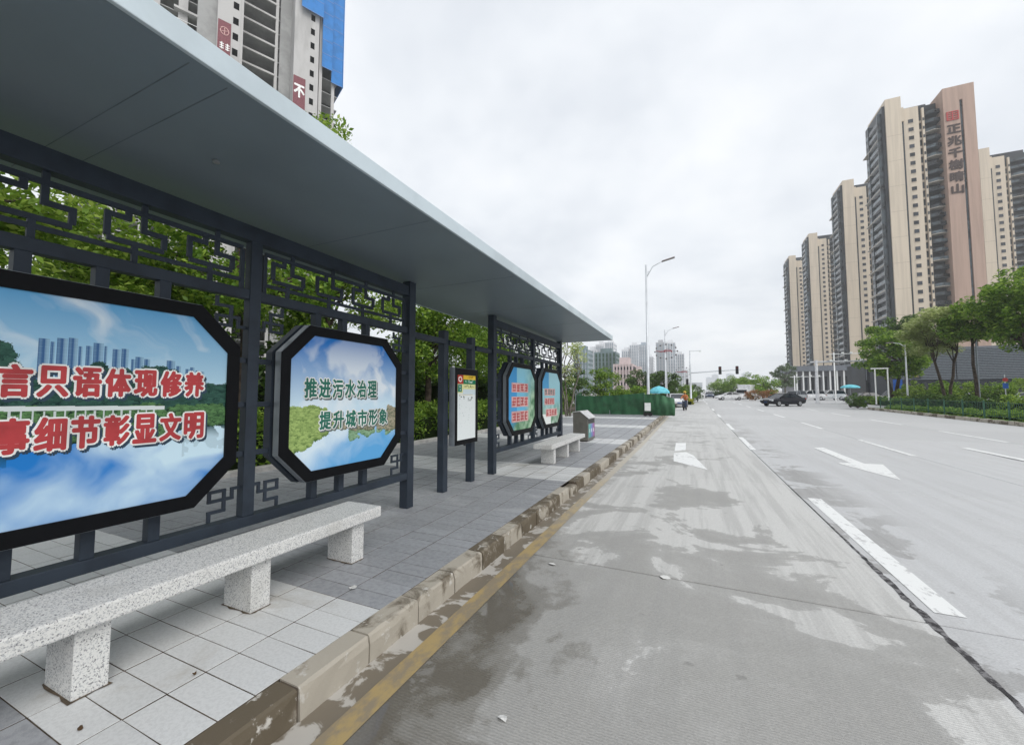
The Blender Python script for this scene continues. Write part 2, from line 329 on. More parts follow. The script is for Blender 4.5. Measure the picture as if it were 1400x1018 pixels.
def thing(name, loc, label, cat, group=None, rz=0.0, sc=1.0):
    o = bpy.data.objects.new(name, None); C.objects.link(o); o.location = loc; o.rotation_euler.z = rz; o.scale = (sc,)*3
    o.empty_display_size = 0.2
    return tag(o, label, cat, group)
def kids(o): return [c for c in bpy.data.objects if c.parent == o]
def copy_tree(o, parent=None):
    c = o.copy(); C.objects.link(c); c.parent = parent
    for k in kids(o): copy_tree(k, c)
    return c
SL = 0.011
def gz(y): return SL * max(0.0, y - 15.0)        # pavement level, the street climbs gently after 15 m
KH = 0.16
def rz_(y): return gz(y) - KH                     # road level

# ------------------------------------------------------------------ ground and road
g = MB(); ys = [-60, 15, 60, 200, 600, 2600]
for i in range(len(ys) - 1):
    a, b = ys[i], ys[i+1]
    g.add([(-1500,a,rz_(a)-.035),(1500,a,rz_(a)-.035),(1500,b,rz_(b)-.035),(-1500,b,rz_(b)-.035)], [(0,1,2,3)])
M('city_ground', (0.36, 0.36, 0.35), 0.85, 0, 0.1, 0.2)
ground = tag(g.build('ground', 'city_ground'), kind='structure')
LX = [-1.70, 1.55, 5.45, 9.75, 14.45]
rd = MB()
M('joint_bed', (0.06, 0.055, 0.05), 0.9, spec=0.1)
rd.add([(-1.70,-6,-KH-.03),(14.45,-6,-KH-.03),(14.45,15,-KH-.03),(-1.70,15,-KH-.03)], [(0,1,2,3)], 1)
rd.add([(-1.70,15.001,-KH-.03),(14.45,15.001,-KH-.03),(14.45,49.2,rz_(49.2)-.03),(-1.70,49.2,rz_(49.2)-.03)], [(0,1,2,3)], 1)
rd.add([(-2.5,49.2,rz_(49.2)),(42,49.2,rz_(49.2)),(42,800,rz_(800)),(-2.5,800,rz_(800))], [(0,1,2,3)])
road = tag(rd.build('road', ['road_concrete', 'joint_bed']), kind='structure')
YJ = [-6, -1.0, 4.02, 9.05, 14.1, 19.1, 24.1, 29.1, 34.1, 39.1, 44.1, 49.2]
for li in range(4):
    for yi in range(len(YJ) - 1):
        x0, x1 = LX[li] + .007, LX[li+1] - .007
        o_ = 0.10 * (x0 + 1.7) * 0.7
        y0, y1 = YJ[yi] + .009, YJ[yi+1] - .009
        if y0 > -2 and y0 < 12:                        # joints run slightly askew, as poured
            pass
        m = MB(); seg = [y0, y1] if not (y0 < 15 < y1) else [y0, 15, y1]
        c = .006
        for a, b in zip(seg[:-1], seg[1:]):
            za, zb = rz_(a), rz_(b)
            ca = c if a == y0 else 0; cb = c if b == y1 else 0
            vs_ = [(x0,a,za-.03),(x1,a,za-.03),(x1,b,zb-.03),(x0,b,zb-.03),(x0,a,za-c),(x1,a,za-c),(x1,b,zb-c),(x0,b,zb-c),(x0+c,a+ca,za),(x1-c,a+ca,za),(x1-c,b-cb,zb),(x0+c,b-cb,zb)]
            m.add(vs_, [(8,9,10,11),(0,1,5,4),(1,2,6,5),(2,3,7,6),(3,0,4,7),(4,5,9,8),(5,6,10,9),(6,7,11,10),(7,4,8,11)])
        m.build('concrete_slab', 'road_concrete', road)
def strip(name, mat, pts, dz, parent=None):            # flat sheet polygon laid on the road
    m = MB(); m.add([(x,y,rz_(y)+dz) for x,y in pts], [tuple(range(len(pts)))]); return m.build(name, mat, parent or road)
for a, b in ((-6,15),(15,30)):
    strip('edge_line', 'yellow_line', [(-1.70,a+.001),(-1.56,a+.001),(-1.56,b),(-1.70,b)], .004)
def dash(x, y0, y1, wd=0.16): strip('lane_line', 'road_white', [(x-wd/2,y0),(x+wd/2,y0),(x+wd/2,y1),(x-wd/2,y1)], .004)
dash(1.73, 4.22, 8.0, 0.185)
y = 14.3
while y < 50: dash(1.62, y, y + 3.7); y += 9.6 if y > 15 else 6.9
y = 14.6
while y < 75: dash(5.45, y, y + 4.0, .15); y += 8.6
y = 12.0
while y < 75: dash(9.75, y, y + 4.2, .15); y += 7.6
y = 60
while y < 160: dash(1.62, y, y+4, .2); y += 10
def arrow(pts): strip('arrow_marking', 'road_white', pts, .004)
arrow([(3.66,10.4),(4.10,12.55),(3.74,12.52),(3.70,15.75),(3.40,15.6),(3.46,12.5),(3.14,12.45)])
arrow([(0.25,10.05),(-0.05,12.3),(-0.24,12.9),(-0.56,12.55),(-0.50,11.0)])
arrow([(-0.56,13.0),(-0.26,13.35),(-0.28,15.3),(-0.60,15.2)])
arrow([(7.58,10.2),(8.05,12.3),(7.72,12.3),(7.74,17.3),(7.52,17.3),(7.50,12.3),(7.15,12.3)])
# ragged crack, its recess shade painted on a strip along the joint between the bus lane and the next lane
m = MB(); L_, Rr = [], []
yy = 3.0; rn = random.Random(3)
while yy < 9.0:
    k = max(0, 1 - abs(yy - 4.2) / 3.2); L_.append((1.55 - .006 - (k**1.6)*rn.uniform(.004,.04), yy)); Rr.append((1.55 + .006 + (k**1.6)*rn.uniform(.003,.028), yy)); yy += .07
pts = L_ + Rr[::-1]
for i in range(len(L_)-1):
    m.add([(L_[i][0],L_[i][1],-KH+.003),(Rr[i][0],Rr[i][1],-KH+.003),(Rr[i+1][0],Rr[i+1][1],-KH+.003),(L_[i+1][0],L_[i+1][1],-KH+.003)], [(0,1,2,3)])
m.build('crack', 'painted_recess', road)
# gutter strip and kerb
gm = MB()
for a, b in ((-6,15),(15,60)): gm.add([(-1.88,a,rz_(a)-.004),(-1.704,a,rz_(a)-.004),(-1.704,b,rz_(b)-.004),(-1.88,b,rz_(b)-.004)], [(0,1,2,3)])
kerb = tag(gm.build('kerb', 'gutter'), kind='structure')
y = -0.45 - 0.49; i = 0; rk = random.Random(11)
while y < 60:
    ln = 0.49 if y < 30 else 0.98
    dip = -0.045 if 6.0 < y < 6.6 else 0
    j = rk.uniform(-.006,.006); z0, z1 = rz_(y) - .02, gz(y) + .004 + rk.uniform(-.004,.004) + dip
    m = MB(); x0, x1 = -2.03, -1.875 + j; c = .022; n = 4
    # rounded nose, slightly chipped
    prof = [(x0, z0), (x1, z0), (x1, z1 - .05 + rk.uniform(-.01,.01)), (x1 - c*.3, z1 - c*.55), (x1 - c, z1), (x0, z1)]
    seg = [y + .007]; 
    for q in range(1, n): seg.append(y + ln*q/n)
    seg.append(y + ln - .007)
    vs_ = []
    for q, sy in enumerate(seg):
        for (px, pz) in prof: vs_.append((px + (rk.uniform(-.006,.004) if px > x0 else 0), sy, pz + (rk.uniform(-.005,.003) if pz > z0 + .05 and px > x0 else 0)))
    k = len(prof); fs = [tuple(range(k))[::-1], tuple(range(n*k, n*k+k))]
    for q in range(n):
        for w_ in range(k): fs.append((q*k+w_, q*k+(w_+1)%k, (q+1)*k+(w_+1)%k, (q+1)*k+w_))
    m.add(vs_, fs); m.build('kerb_stone', 'kerb_stone', kerb)
    if y < 14:                                            # pale mortar squeezed out of the joint
        m = MB(); m.box(-2.02, -1.893, y-.007, y+.007, -KH-.01, -.006)
        m.build('mortar_joint', 'mortar' if i % 3 == 0 else 'grout', kerb)
    y += ln; i += 1

# ------------------------------------------------------------------ pavement of single tiles
PX0 = -7.6
pv = MB()
for a, b in ((-6,15),(15,34)): pv.add([(-14,a,gz(a)-.0035),(-2.031,a,gz(a)-.0035),(-2.031,b,gz(b)-.0035),(-14,b,gz(b)-.0035)], [(0,1,2,3)])
pv.add([(-14,34,gz(34)-.0035),(-2.031,34,gz(34)-.0035),(-2.031,60,gz(60)-.0035),(-14,60,gz(60)-.0035)], [(0,1,2,3)])
pave = tag(pv.build('pavement', 'grout'), kind='structure')
TX, TY = 0.4175, 0.1767
def is_light(yc): return ((yc - 0.86) % 5.95) < 1.42
me_t = {}
for nm in ('tile_light', 'tile_dark'):
    mb = MB().cbox(-TX/2+.0055, TX/2-.0055, -TY/2+.003, TY/2-.003, -.012, 0, .0015); o = mb.build('tmp', nm); me_t[nm] = o.data; bpy.data.objects.remove(o)
near, rest = [], {'tile_light': MB(), 'tile_dark': MB()}
cand = []
rt = random.Random(5)
for ix in range(14):
    for iy in range(-8, 190):
        xc = -2.036 - TX*(ix+.5); yc = 0.86 + TY*(iy+.5)
        if yc > 33.5: continue
        vx, vy = xc, yc
        depth = -0.411*vx + 0.911*vy; lat = 0.911*vx + 0.411*vy
        vis = depth > 0.4 and lat/depth > -1.32
        cand.append((depth if vis else 900 + depth, xc, yc))
cand.sort()
for k, (d_, xc, yc) in enumerate(cand):
    nm = 'tile_light' if is_light(yc) else 'tile_dark'
    dz = rt.uniform(-.0015, .0015)
    if k < 300:
        o = bpy.data.objects.new('paving_tile', me_t[nm]); C.objects.link(o); o.parent = pave
        o.location = (xc, yc, gz(yc) + dz); o.rotation_euler = (rt.uniform(-.004,.004), rt.uniform(-.004,.004), rt.uniform(-.003,.003))
    else:
        hx, hy = TX/2-.0055, TY/2-.003
        rest[nm].add([(xc-hx,yc-hy,gz(yc-hy)+dz),(xc+hx,yc-hy,gz(yc-hy)+dz),(xc+hx,yc+hy,gz(yc+hy)+dz),(xc-hx,yc+hy,gz(yc+hy)+dz)], [(0,1,2,3)])
for nm in rest: tag(rest[nm].build('paving_tiles', nm, pave), kind='stuff')
# planting bed with stone border and lawn behind the pavement
bd = MB()
for i in range(44):
    y0 = -4 + i*.8; bd.cbox(PX0-.22-.1, PX0-.28+.05+.1, y0+.004, y0+.796, -.02+gz(y0), .10+gz(y0), .01)
border = tag(bd.build('bed_border', 'stone_border'), kind='structure')
lw = MB()
for a, b in ((-6,15),(15,31)): lw.add([(-60,a,gz(a)+.06),(PX0-.3,a,gz(a)+.06),(PX0-.3,b,gz(b)+.06),(-60,b,gz(b)+.06)], [(0,1,2,3)])
lawn = tag(lw.build('lawn', 'grass'), kind='structure')

# ------------------------------------------------------------------ lettering and printed posters
def glyphs(text, size, xs=1.0, bold=0.0):
    """outline of one character as vertices (x, y, tiny depth) and faces; bold thickens the strokes"""
    cu = bpy.data.curves.new('t', 'FONT'); cu.body = text; cu.size = 1.0; cu.resolution_u = 2
    cu.align_x = 'CENTER'; cu.align_y = 'CENTER'
    o = bpy.data.objects.new('t', cu); C.objects.link(o)
    dg = bpy.context.evaluated_depsgraph_get(); dg.update()
    me = bpy.data.meshes.new_from_object(o.evaluated_get(dg))
    v = np.array([tuple(q.co) for q in me.vertices]).reshape(-1,3); f = [tuple(p.vertices) for p in me.polygons]
    bpy.data.objects.remove(o); bpy.data.curves.remove(cu); bpy.data.meshes.remove(me)
    if not len(v): return v, f
    c = (v.max(0) + v.min(0)) / 2; v = (v - [c[0], c[1], 0]) * size; v[:,0] *= xs
    return v, f
def bolden(v, f, r, n=10):
    V, F = [v], list(f)
    for k in range(n):
        a = 2*math.pi*k/n; o = len(v)*(k+1); V.append(v + np.array([r*math.cos(a), r*math.sin(a), 2e-5*(k+1)])); F += [tuple(i+o for i in q) for q in f]
    return np.concatenate(V), F
def lettering(name, mat, chars, y0, y1, zc, h, x, parent, bold, dy=0.0, dz=0.0):
    """a row of characters on a wall facing +X, spread evenly from y0 to y1"""
    m = MB(); n = len(chars); pitch = (y1 - y0) / n
    for i, ch in enumerate(chars):
        v, f = glyphs(ch, 1.0)
        if not len(v): continue
        w0 = v[:,0].max() - v[:,0].min(); h0 = v[:,1].max() - v[:,1].min()
        v = v * [pitch*.80/max(w0,.55), h*.92/max(h0,.55), 1]; v, f = bolden(v, f, bold)
        m.add([(x + q, y0 + pitch*(i+.5) + dy + a, zc + dz + b) for a, b, q in v], f)
    return m.build(name, mat, parent)
def fbm(nx, ny, seed, base=4, octv=5, ax=1.0):
    r = np.random.RandomState(seed); out = np.zeros((ny, nx)); amp = 1; tot = 0
    for o in range(octv):
        gx, gy = int(base * ax * 2**o) + 2, int(base * 2**o) + 2
        gr = r.rand(gy, gx); u = np.linspace(0, gx-1.001, nx); v = np.linspace(0, gy-1.001, ny)
        ui, vi = u.astype(int), v.astype(int); fu = (u-ui); fv = (v-vi)[:,None]; fu = fu*fu*(3-2*fu); fv = fv*fv*(3-2*fv)
        a = gr[np.ix_(vi,ui)]*(1-fu)+gr[np.ix_(vi,ui+1)]*fu; b = gr[np.ix_(vi+1,ui)]*(1-fu)+gr[np.ix_(vi+1,ui+1)]*fu
        out += amp*(a*(1-fv)+b*fv); tot += amp; amp *= .5
    return out / tot
def L(c): c = np.array(c, float)/255; return np.where(c <= .04045, c/12.92, ((c+.055)/1.055)**2.4)
def mixa(a, b, t): t = np.clip(t,0,1)[...,None]; return a*(1-t) + b*t
def warp(nx, ny, seed, base, octv, ax=1.0, k=.12):
    """cloud-like field: noise sampled through noise"""
    f = fbm(nx*2, ny*2, seed, base*2, octv, ax); a = fbm(nx, ny, seed+1, base, 4)-.5; b = fbm(nx, ny, seed+2, base, 4)-.5
    jj = np.clip((np.arange(ny)[:,None]*1.0 + ny*.5 + b*ny*k*4).astype(int), 0, 2*ny-1); ii = np.clip((np.arange(nx)[None,:]*1.0 + nx*.5 + a*nx*k*4).astype(int), 0, 2*nx-1)
    return f[jj, ii]
def foliage(im, mask, n, r0, r1, dark, lite, seed):
    """printed tree crowns: many small round leaf clumps, lit from above"""
    ny, nx = mask.shape; ys_, xs_ = np.nonzero(mask)
    if not len(ys_): return
    r = np.random.RandomState(seed); im[mask] = L(dark); pick = r.randint(0, len(ys_), n); order = np.argsort(-ys_[pick])
    for q in pick[order]:
        cy, cx = ys_[q], xs_[q]; rad = r.uniform(r0, r1); k = int(rad)+1
        y0, y1, x0, x1 = max(0,cy-k), min(ny,cy+k+1), max(0,cx-k), min(nx,cx+k+1)
        yy, xx = np.mgrid[y0:y1, x0:x1]; d = np.hypot((xx-cx), (yy-cy)*1.3)/rad + r.uniform(-.25,.25,size=yy.shape)
        t = np.clip(.35 + .45*(yy-cy)/rad + r.uniform(-.25,.45), 0, 1); col = mixa(L(dark), L(lite), t); w_ = d < 1
        im[y0:y1, x0:x1][w_] = col[w_]
def poster1(nx, ny):
    u = np.linspace(0,1,nx)[None,:]; v = np.linspace(0,1,ny)[:,None]; U = u + 0*v; V = v + 0*u
    im = mixa(L((178,212,230)), L((96,164,212)), (V-.62)/.38)
    cl = warp(nx, ny, 3, 3, 6, 1.3); im = mixa(im, L((232,240,245)), np.clip((cl-.40)*4.0,0,1)*np.clip(1.35-abs(V-.84)*2.0,0,1)*.85)
    for (a, b, t0) in ((.30,.33,.80),(.333,.345,.79),(.35,.38,.81),(.383,.41,.815),(.412,.425,.78),(.435,.455,.785),(.457,.49,.80),(.493,.503,.79),(.52,.548,.78),(.551,.575,.785),(.585,.60,.735),(.60,.63,.75),(.633,.655,.74),(.69,.72,.70),(.72,.755,.74),(.76,.78,.715),(.80,.82,.70),(.822,.84,.712),(.845,.86,.695),(.865,.885,.69)):
        k = (U>a)&(U<b)&(V<t0)&(V>.55); sh = (U-a)/(b-a); fl = ((V*110)%1<.4)*.18; col = mixa(L((62,100,146)), L((150,186,210)), np.clip((sh>.55)*.55+fl+.25*np.sin(sh*9),0,1)); im[k] = col[k]
    nz = fbm(nx,ny,8,14,4)-.5
    tl = .645 + .03*np.sin(U*11+1) + .12*np.exp(-((U-.21)/.045)**2) + .05*np.exp(-((U-.46)/.06)**2) + .035*np.exp(-((U-.72)/.08)**2) - .02*np.clip(U-.6,0,1) + nz*.08
    tb = .33 + .06*np.clip((U-.72)*8,0,1) + nz*.04; sc = nx/300
    lake = mixa(L((200,226,240)), L((36,122,200)), .30 + (.30-V)*1.7 + (warp(nx,ny,15,2,6,1.2)-.5)*3.0 + .3*np.clip(U-.45,0,1))
    k = V<=tb+.03; im[k] = lake[k]
    refl = (V<=tb)&(V>tb-.07-nz*.5)&((U<.24)|(U>.8)); im[refl] = mixa(L((24,66,70)), lake, np.clip((tb-V)/.08,0,1)*.8)[refl]
    foliage(im, (V<tl)&(V>.47)&(V>tb), int(1500*sc), 2.5*sc, 6*sc, (14,38,40), (58,96,84), 61)
    foliage(im, (V<.50+nz*.1)&(V>tb), int(1300*sc), 2.0*sc, 4.5*sc, (16,44,34), (98,140,88), 62)
    br = (abs(V-.505+.02*U)<.010)&(U<.72); im[br] = L((214,222,222)); br2 = (abs(V-.472+.02*U)<.022)&(U<.70)&((U*34)%1<.2); im[br2] = L((200,210,210))
    return im
def poster2(nx, ny):
    u = np.linspace(0,1,nx)[None,:]; v = np.linspace(0,1,ny)[:,None]; U = u + 0*v; V = v + 0*u
    im = mixa(L((204,228,242)), L((34,116,196)), (V-.48)/.48)
    cl = warp(nx, ny, 23, 3, 6, 1.2); im = mixa(im, L((238,244,248)), np.clip((cl-.48)*5,0,1)*np.clip(1.2-abs(V-.66)*2.4,0,1)*.8)
    lake = mixa(L((214,232,244)), L((96,168,222)), .45 + (warp(nx,ny,35,2,6)-.5)*2.6 + (.2-V)*1.2); k = V<.36; im[k] = lake[k]
    nz = (fbm(nx,ny,33,12,4)-.5); sc = nx/260
    foliage(im, (V < .47 - .5*np.clip(U-.18,0,1) + nz*.12)&(V > .10 + .52*U + nz*.12)&(U<.5), int(900*sc), 2.5*sc, 6*sc, (62,96,44), (168,192,116), 63)
    foliage(im, (V<=.34-.10*U+nz*.1)&(V > .24 + nz*.22)&(U>.5)&(U<.98), int(350*sc), 2*sc, 4*sc, (84,122,84), (150,184,150), 64)
    foliage(im, (V < .27 + .17*U + nz*.12)&(V > .335 - .10*U + nz*.08)&(U>.4), int(500*sc), 2*sc, 4.5*sc, (86,98,74), (178,168,146), 65)
    return im
def poster3(nx, ny):
    u = np.linspace(0,1,nx)[None,:]; v = np.linspace(0,1,ny)[:,None]; U = u + 0*v; V = v + 0*u
    im = mixa(L((96,176,214)), L((150,205,220)), V*1.2-.3); k = U<.3; im[k] = L((70,150,205))
    tr = fbm(nx,ny,41,8,4); gm_ = np.clip((U-.55)*3,0,1) + np.clip((.3-V)*4,0,1)*np.clip(U*3,0,1); im = mixa(im, mixa(L((84,128,96)), L((168,196,168)), (tr-.3)*2.4), gm_*np.clip(1.3-V,0,1)*1.3)
    return im
def poster4(nx, ny):
    u = np.linspace(0,1,nx)[None,:]; v = np.linspace(0,1,ny)[:,None]; U = u + 0*v; V = v + 0*u
    im = mixa(L((110,172,180)), L((168,212,224)), V); tr = fbm(nx,ny,51,8,4); im = mixa(im, mixa(L((98,140,110)), L((190,208,196)), (tr-.3)*2.4), np.clip((.5-V)*3,0,1))
    im[(U<.35)&(V>.68)] = L((84,158,205)); im[(V<.2)&(U<.45)] = L((226,230,228)); return im
def routemap(nx, ny):
    u = np.linspace(0,1,nx)[None,:]; v = np.linspace(0,1,ny)[:,None]; U = u + 0*v; V = v + 0*u
    im = np.zeros((ny,nx,3)) + L((226,232,232))
    def rc(a,b,c,d,col): im[(U>=a)&(U<b)&(V>=c)&(V<d)] = L(col)
    rc(0,1,.72,.86,(222,222,160)); im[(V<.78)&(V>.69)&(U>.3)] = L((206,220,226))
    rc(0,.32,.86,1,(176,58,48)); rc(.32,1,.93,1,(226,190,60)); rc(.32,1,.86,.93,(30,120,84)); rc(.04,.24,.735,.85,(36,120,100))
    r = np.hypot((U-.16)*.55,(V-.93)*1.25); im[(r<.055)&(r>.03)] = L((236,220,214))
    rr = random.Random(6)
    def strokes(a,b,c,d,col,n):
        for _ in range(n):
            x,y = rr.uniform(a,b), rr.uniform(c,d)
            if rr.random()<.5: rc(x,x+.05,y,y+.008,col)
            else: rc(x,x+.014,y,y+.026,col)
    strokes(.42,.92,.945,.98,(150,110,30),16); strokes(.42,.85,.875,.915,(225,240,232),16); strokes(.34,.9,.80,.835,(70,90,50),18)
    strokes(.07,.18,.75,.83,(215,235,228),8); rc(.08,.84,.688,.695,(190,160,60)); strokes(.12,.36,.62,.66,(60,70,60),9); strokes(.55,.9,.58,.65,(50,60,55),14); strokes(.1,.9,.2,.55,(200,208,208),26)
    return im
def print_mat():
    m, t, b = newmat('printed_poster'); a = nd(t, 'ShaderNodeVertexColor', dict(layer_name='print')); t.links.new(a.outputs[0], b.inputs['Base Color']); b.inputs['Roughness'].default_value = 0.55; b.inputs['Specular IOR Level'].default_value = 0.15
print_mat()
def print_sheet(name, im, poly, x, parent):
    """printed sheet facing +X, cut to the convex polygon poly (y,z); the picture is stored as the sheet's printed colour"""
    ny, nx = im.shape[:2]; P = np.array(poly); y0, z0 = P.min(0); y1, z1 = P.max(0)
    ys = np.linspace(y0,y1,nx+1); zs = np.linspace(z0,z1,ny+1); vid = np.arange((nx+1)*(ny+1)).reshape(ny+1,nx+1)
    YY, ZZ = np.meshgrid(ys,zs); V = np.stack([np.full(YY.size,x),YY.ravel(),ZZ.ravel()],1)
    F = np.stack([vid[:-1,:-1],vid[:-1,1:],vid[1:,1:],vid[1:,:-1]],-1).reshape(-1,4); col = im.reshape(-1,3)
    yc = ((ys[:-1]+ys[1:])/2)[None,:]+0*zs[:-1,None]; zc = ((zs[:-1]+zs[1:])/2)[:,None]+0*ys[None,:-1]
    ins = np.ones(yc.shape,bool); n = len(P); cx, cz = P.mean(0)
    for i in range(n):
        a, b = P[i], P[(i+1)%n]; s_ = (b[0]-a[0])*(cz-a[1])-(b[1]-a[1])*(cx-a[0]); q = (b[0]-a[0])*(zc-a[1])-(b[1]-a[1])*(yc-a[0]); ins &= (q*s_ > 0)
    keep = ins.ravel(); F = F[keep]; col = col[keep]
    me = bpy.data.meshes.new(name); me.from_pydata(V.tolist(), [], F.tolist()); me.materials.append(MT['printed_poster'])
    at = me.color_attributes.new('print', 'FLOAT_COLOR', 'CORNER'); cc = np.ones((len(F)*4,4)); cc[:,:3] = np.repeat(col,4,0); at.data.foreach_set('color', cc.ravel())
    return link(name, me, parent)
def octagon(y0, y1, z0, z1, c): return [(y0+c,z0),(y1-c,z0),(y1,z0+c),(y1,z1-c),(y1-c,z1),(y0+c,z1),(y0,z1-c),(y0,z0+c)]

# ------------------------------------------------------------------ bus shelter
SH = thing('bus_shelter', (-3.55, 0, 0), 'long slate grey bus shelter with flat pale-edged roof, fretwork walls and octagonal poster boxes', 'bus shelter')
class _off(MB):                                          # parts are written in street coordinates
    def build(s, *a, **k):
        s.v = [(x+3.55,y,z) for x,y,z in s.v]; return MB.build(s, *a, **k)
def shp(name, mat, *boxes, bevel=0.004, parent=SH):
    m = _off()
    for b in boxes: m.box(*b)
    return m.build(name, mat, parent, bevel=bevel)
RY0, RY1 = -2.5, 11.45
roof = _off().box(-4.28, -2.075, RY0, RY1, 3.055, 3.16).build('roof', 'soffit', SH)
_off().box(-2.074, -2.05, RY0, RY1, 3.050, 3.172).build('fascia', 'fascia', roof, bevel=.004)
_off().box(-4.28, -2.05, RY1+.001, RY1+.02, 3.050, 3.172).build('fascia', 'fascia', roof)
_off().box(-4.30, -4.281, RY0, RY1, 3.050, 3.172).build('fascia', 'fascia', roof)
_off().box(-4.28, -2.075, RY0, RY1, 3.1605, 3.17).build('roof_sheet', 'fascia', roof)
for ys_ in (1.02, 1.19, 2.9, 4.75, 6.6, 8.45, 10.2):      # folded seams between the soffit sheets
    m = _off(); w_ = .0022
    m.box(-4.2, -2.12, ys_-w_, ys_+w_, 3.0535, 3.0555); m.build('soffit_seam', 'seam', roof)
m = _off(); m.lathe([(0,0),(.02,0),(.02,.012),(.008,.02),(0,.02)], (-2.85, 1.55, 3.036), 10); m.build('downlight', 'rim', roof)
def octbox(y0, y1, im, letter_fn):
    bx = _off().ringX(octagon(y0,y1,.665,2.185,.29), octagon(y0+.012,y1-.012,.677,2.173,.285), -3.475, -3.405).build('poster_box', 'slate_side', SH)
    _off().ringX(octagon(y0+.004,y1-.004,.669,2.181,.29), octagon(y0+.098,y1-.098,.765,2.085,.25), -3.4045, -3.392).build('frame', 'black_frame', bx, bevel=.002)
    _off().ringX(octagon(y0-.005,y1+.005,.66,2.19,.292), octagon(y0+.10,y1-.10,.767,2.083,.25), -3.60, -3.515).build('rear_frame', 'slate', bx)
    _off().prismX(octagon(y0+.014,y1-.014,.68,2.17,.285), -3.50, -3.412).build('backing', 'dark_plastic', bx)
    ps = print_sheet('poster', im, [(a, b) for a, b in octagon(y0+.09,y1-.09,.757,2.093,.252)], -3.4055+3.55, bx)
    letter_fn(ps)
    return bx
XL = -3.404 + 3.55
def row(ps, chars, y0, y1, zc, h, fill, edge, shade, bold):
    lettering('lettering', shade, chars, y0, y1, zc, h, XL, ps, bold+.011, .013, -.016)
    lettering('lettering', edge, chars, y0, y1, zc, h, XL+.0008, ps, bold+.011)
    lettering('lettering', fill, chars, y0, y1, zc, h, XL+.0016, ps, bold)
def pseudo(ps, rows, fill, edge, seed):
    rr = random.Random(seed)
    for (y0, y1, zc, h, n) in rows:
        m = MB(); m.box(XL-.0004, XL, y0-.02, y1+.02, zc-h/2-.015, zc+h/2+.015); m.build('lettering', edge, ps)
        m = MB(); p = (y1-y0)/n
        for i in range(n):
            a = y0 + p*i + .012; b = y0 + p*(i+1) - .012
            for q in range(3): z_ = zc - h/2 + h*(q+.5)/3 + rr.uniform(-.012,.012); m.box(XL, XL+.0006, a + rr.uniform(0,.04), b - rr.uniform(0,.04), z_-.014, z_+.014)
            for q in range(2): y_ = rr.uniform(a+.02,b-.02); m.box(XL+.0007, XL+.0012, y_-.012, y_+.012, zc-h/2+rr.uniform(0,.05), zc+h/2-rr.uniform(0,.05))
        m.build('lettering', fill, ps)
def lt1(ps):
    row(ps, '片言只语体现修养', .675, 1.84, 1.58, .185, 'red_print', 'white_print', 'navy_print', .0075)
    row(ps, '小事细节彰显文明', .675, 1.85, 1.275, .20, 'red_print', 'white_print', 'navy_print', .0075)
def lt2(ps):
    row(ps, '推进污水治理', 2.69, 3.68, 1.57, .20, 'green_print', 'white_print', 'grey_print', .006)
    row(ps, '提升城市形象', 2.87, 3.87, 1.245, .19, 'green_print', 'white_print', 'grey_print', .006)
def lt3(ps): pseudo(ps, [(7.55,8.42,1.66,.17,4),(7.55,8.42,1.36,.19,4),(7.55,8.42,1.05,.20,4)], 'red_print', 'pink_print', 3)
def lt4(ps): pseudo(ps, [(9.55,10.35,1.58,.15,4)], 'grey_print', 'pink_print', 5); pseudo(ps, [(9.55,10.3,1.34,.15,4),(9.65,10.5,1.05,.17,4)], 'red_print', 'pink_print', 6)
octbox(0.44, 2.09, poster1(400,370), lt1)
octbox(2.45, 4.10, poster2(330,300), lt2)
octbox(7.27, 8.93, poster3(110,110), lt3)
octbox(9.26, 10.91, poster4(110,110), lt4)
def fret(ymid, z, sy, sz, u=.062):
    P = [(4,4),(3,4),(3,2.8),(.2,2.8),(.2,4),(2,4),(2,1.4),(.2,1.4),(.2,0)]
    m = _off(); t = .0125
    for (a,b),(c,d) in zip(P[:-1],P[1:]):
        A = (ymid + sy*(a-4)*u, z + sz*(b)*u); B = (ymid + sy*(c-4)*u, z + sz*d*u)
        ya, yb = sorted((A[0],B[0])); za, zb = sorted((A[1],B[1]))
        if abs(yb-ya) > abs(zb-za): m.box(-3.562,-3.542, ya-t, yb+t, za-t, zb+t)
        else: m.box(-3.5605,-3.5435, ya-t, yb+t, za+t, zb-(t if sz>0 or True else 0))
    m.build('fretwork', 'slate', SH)
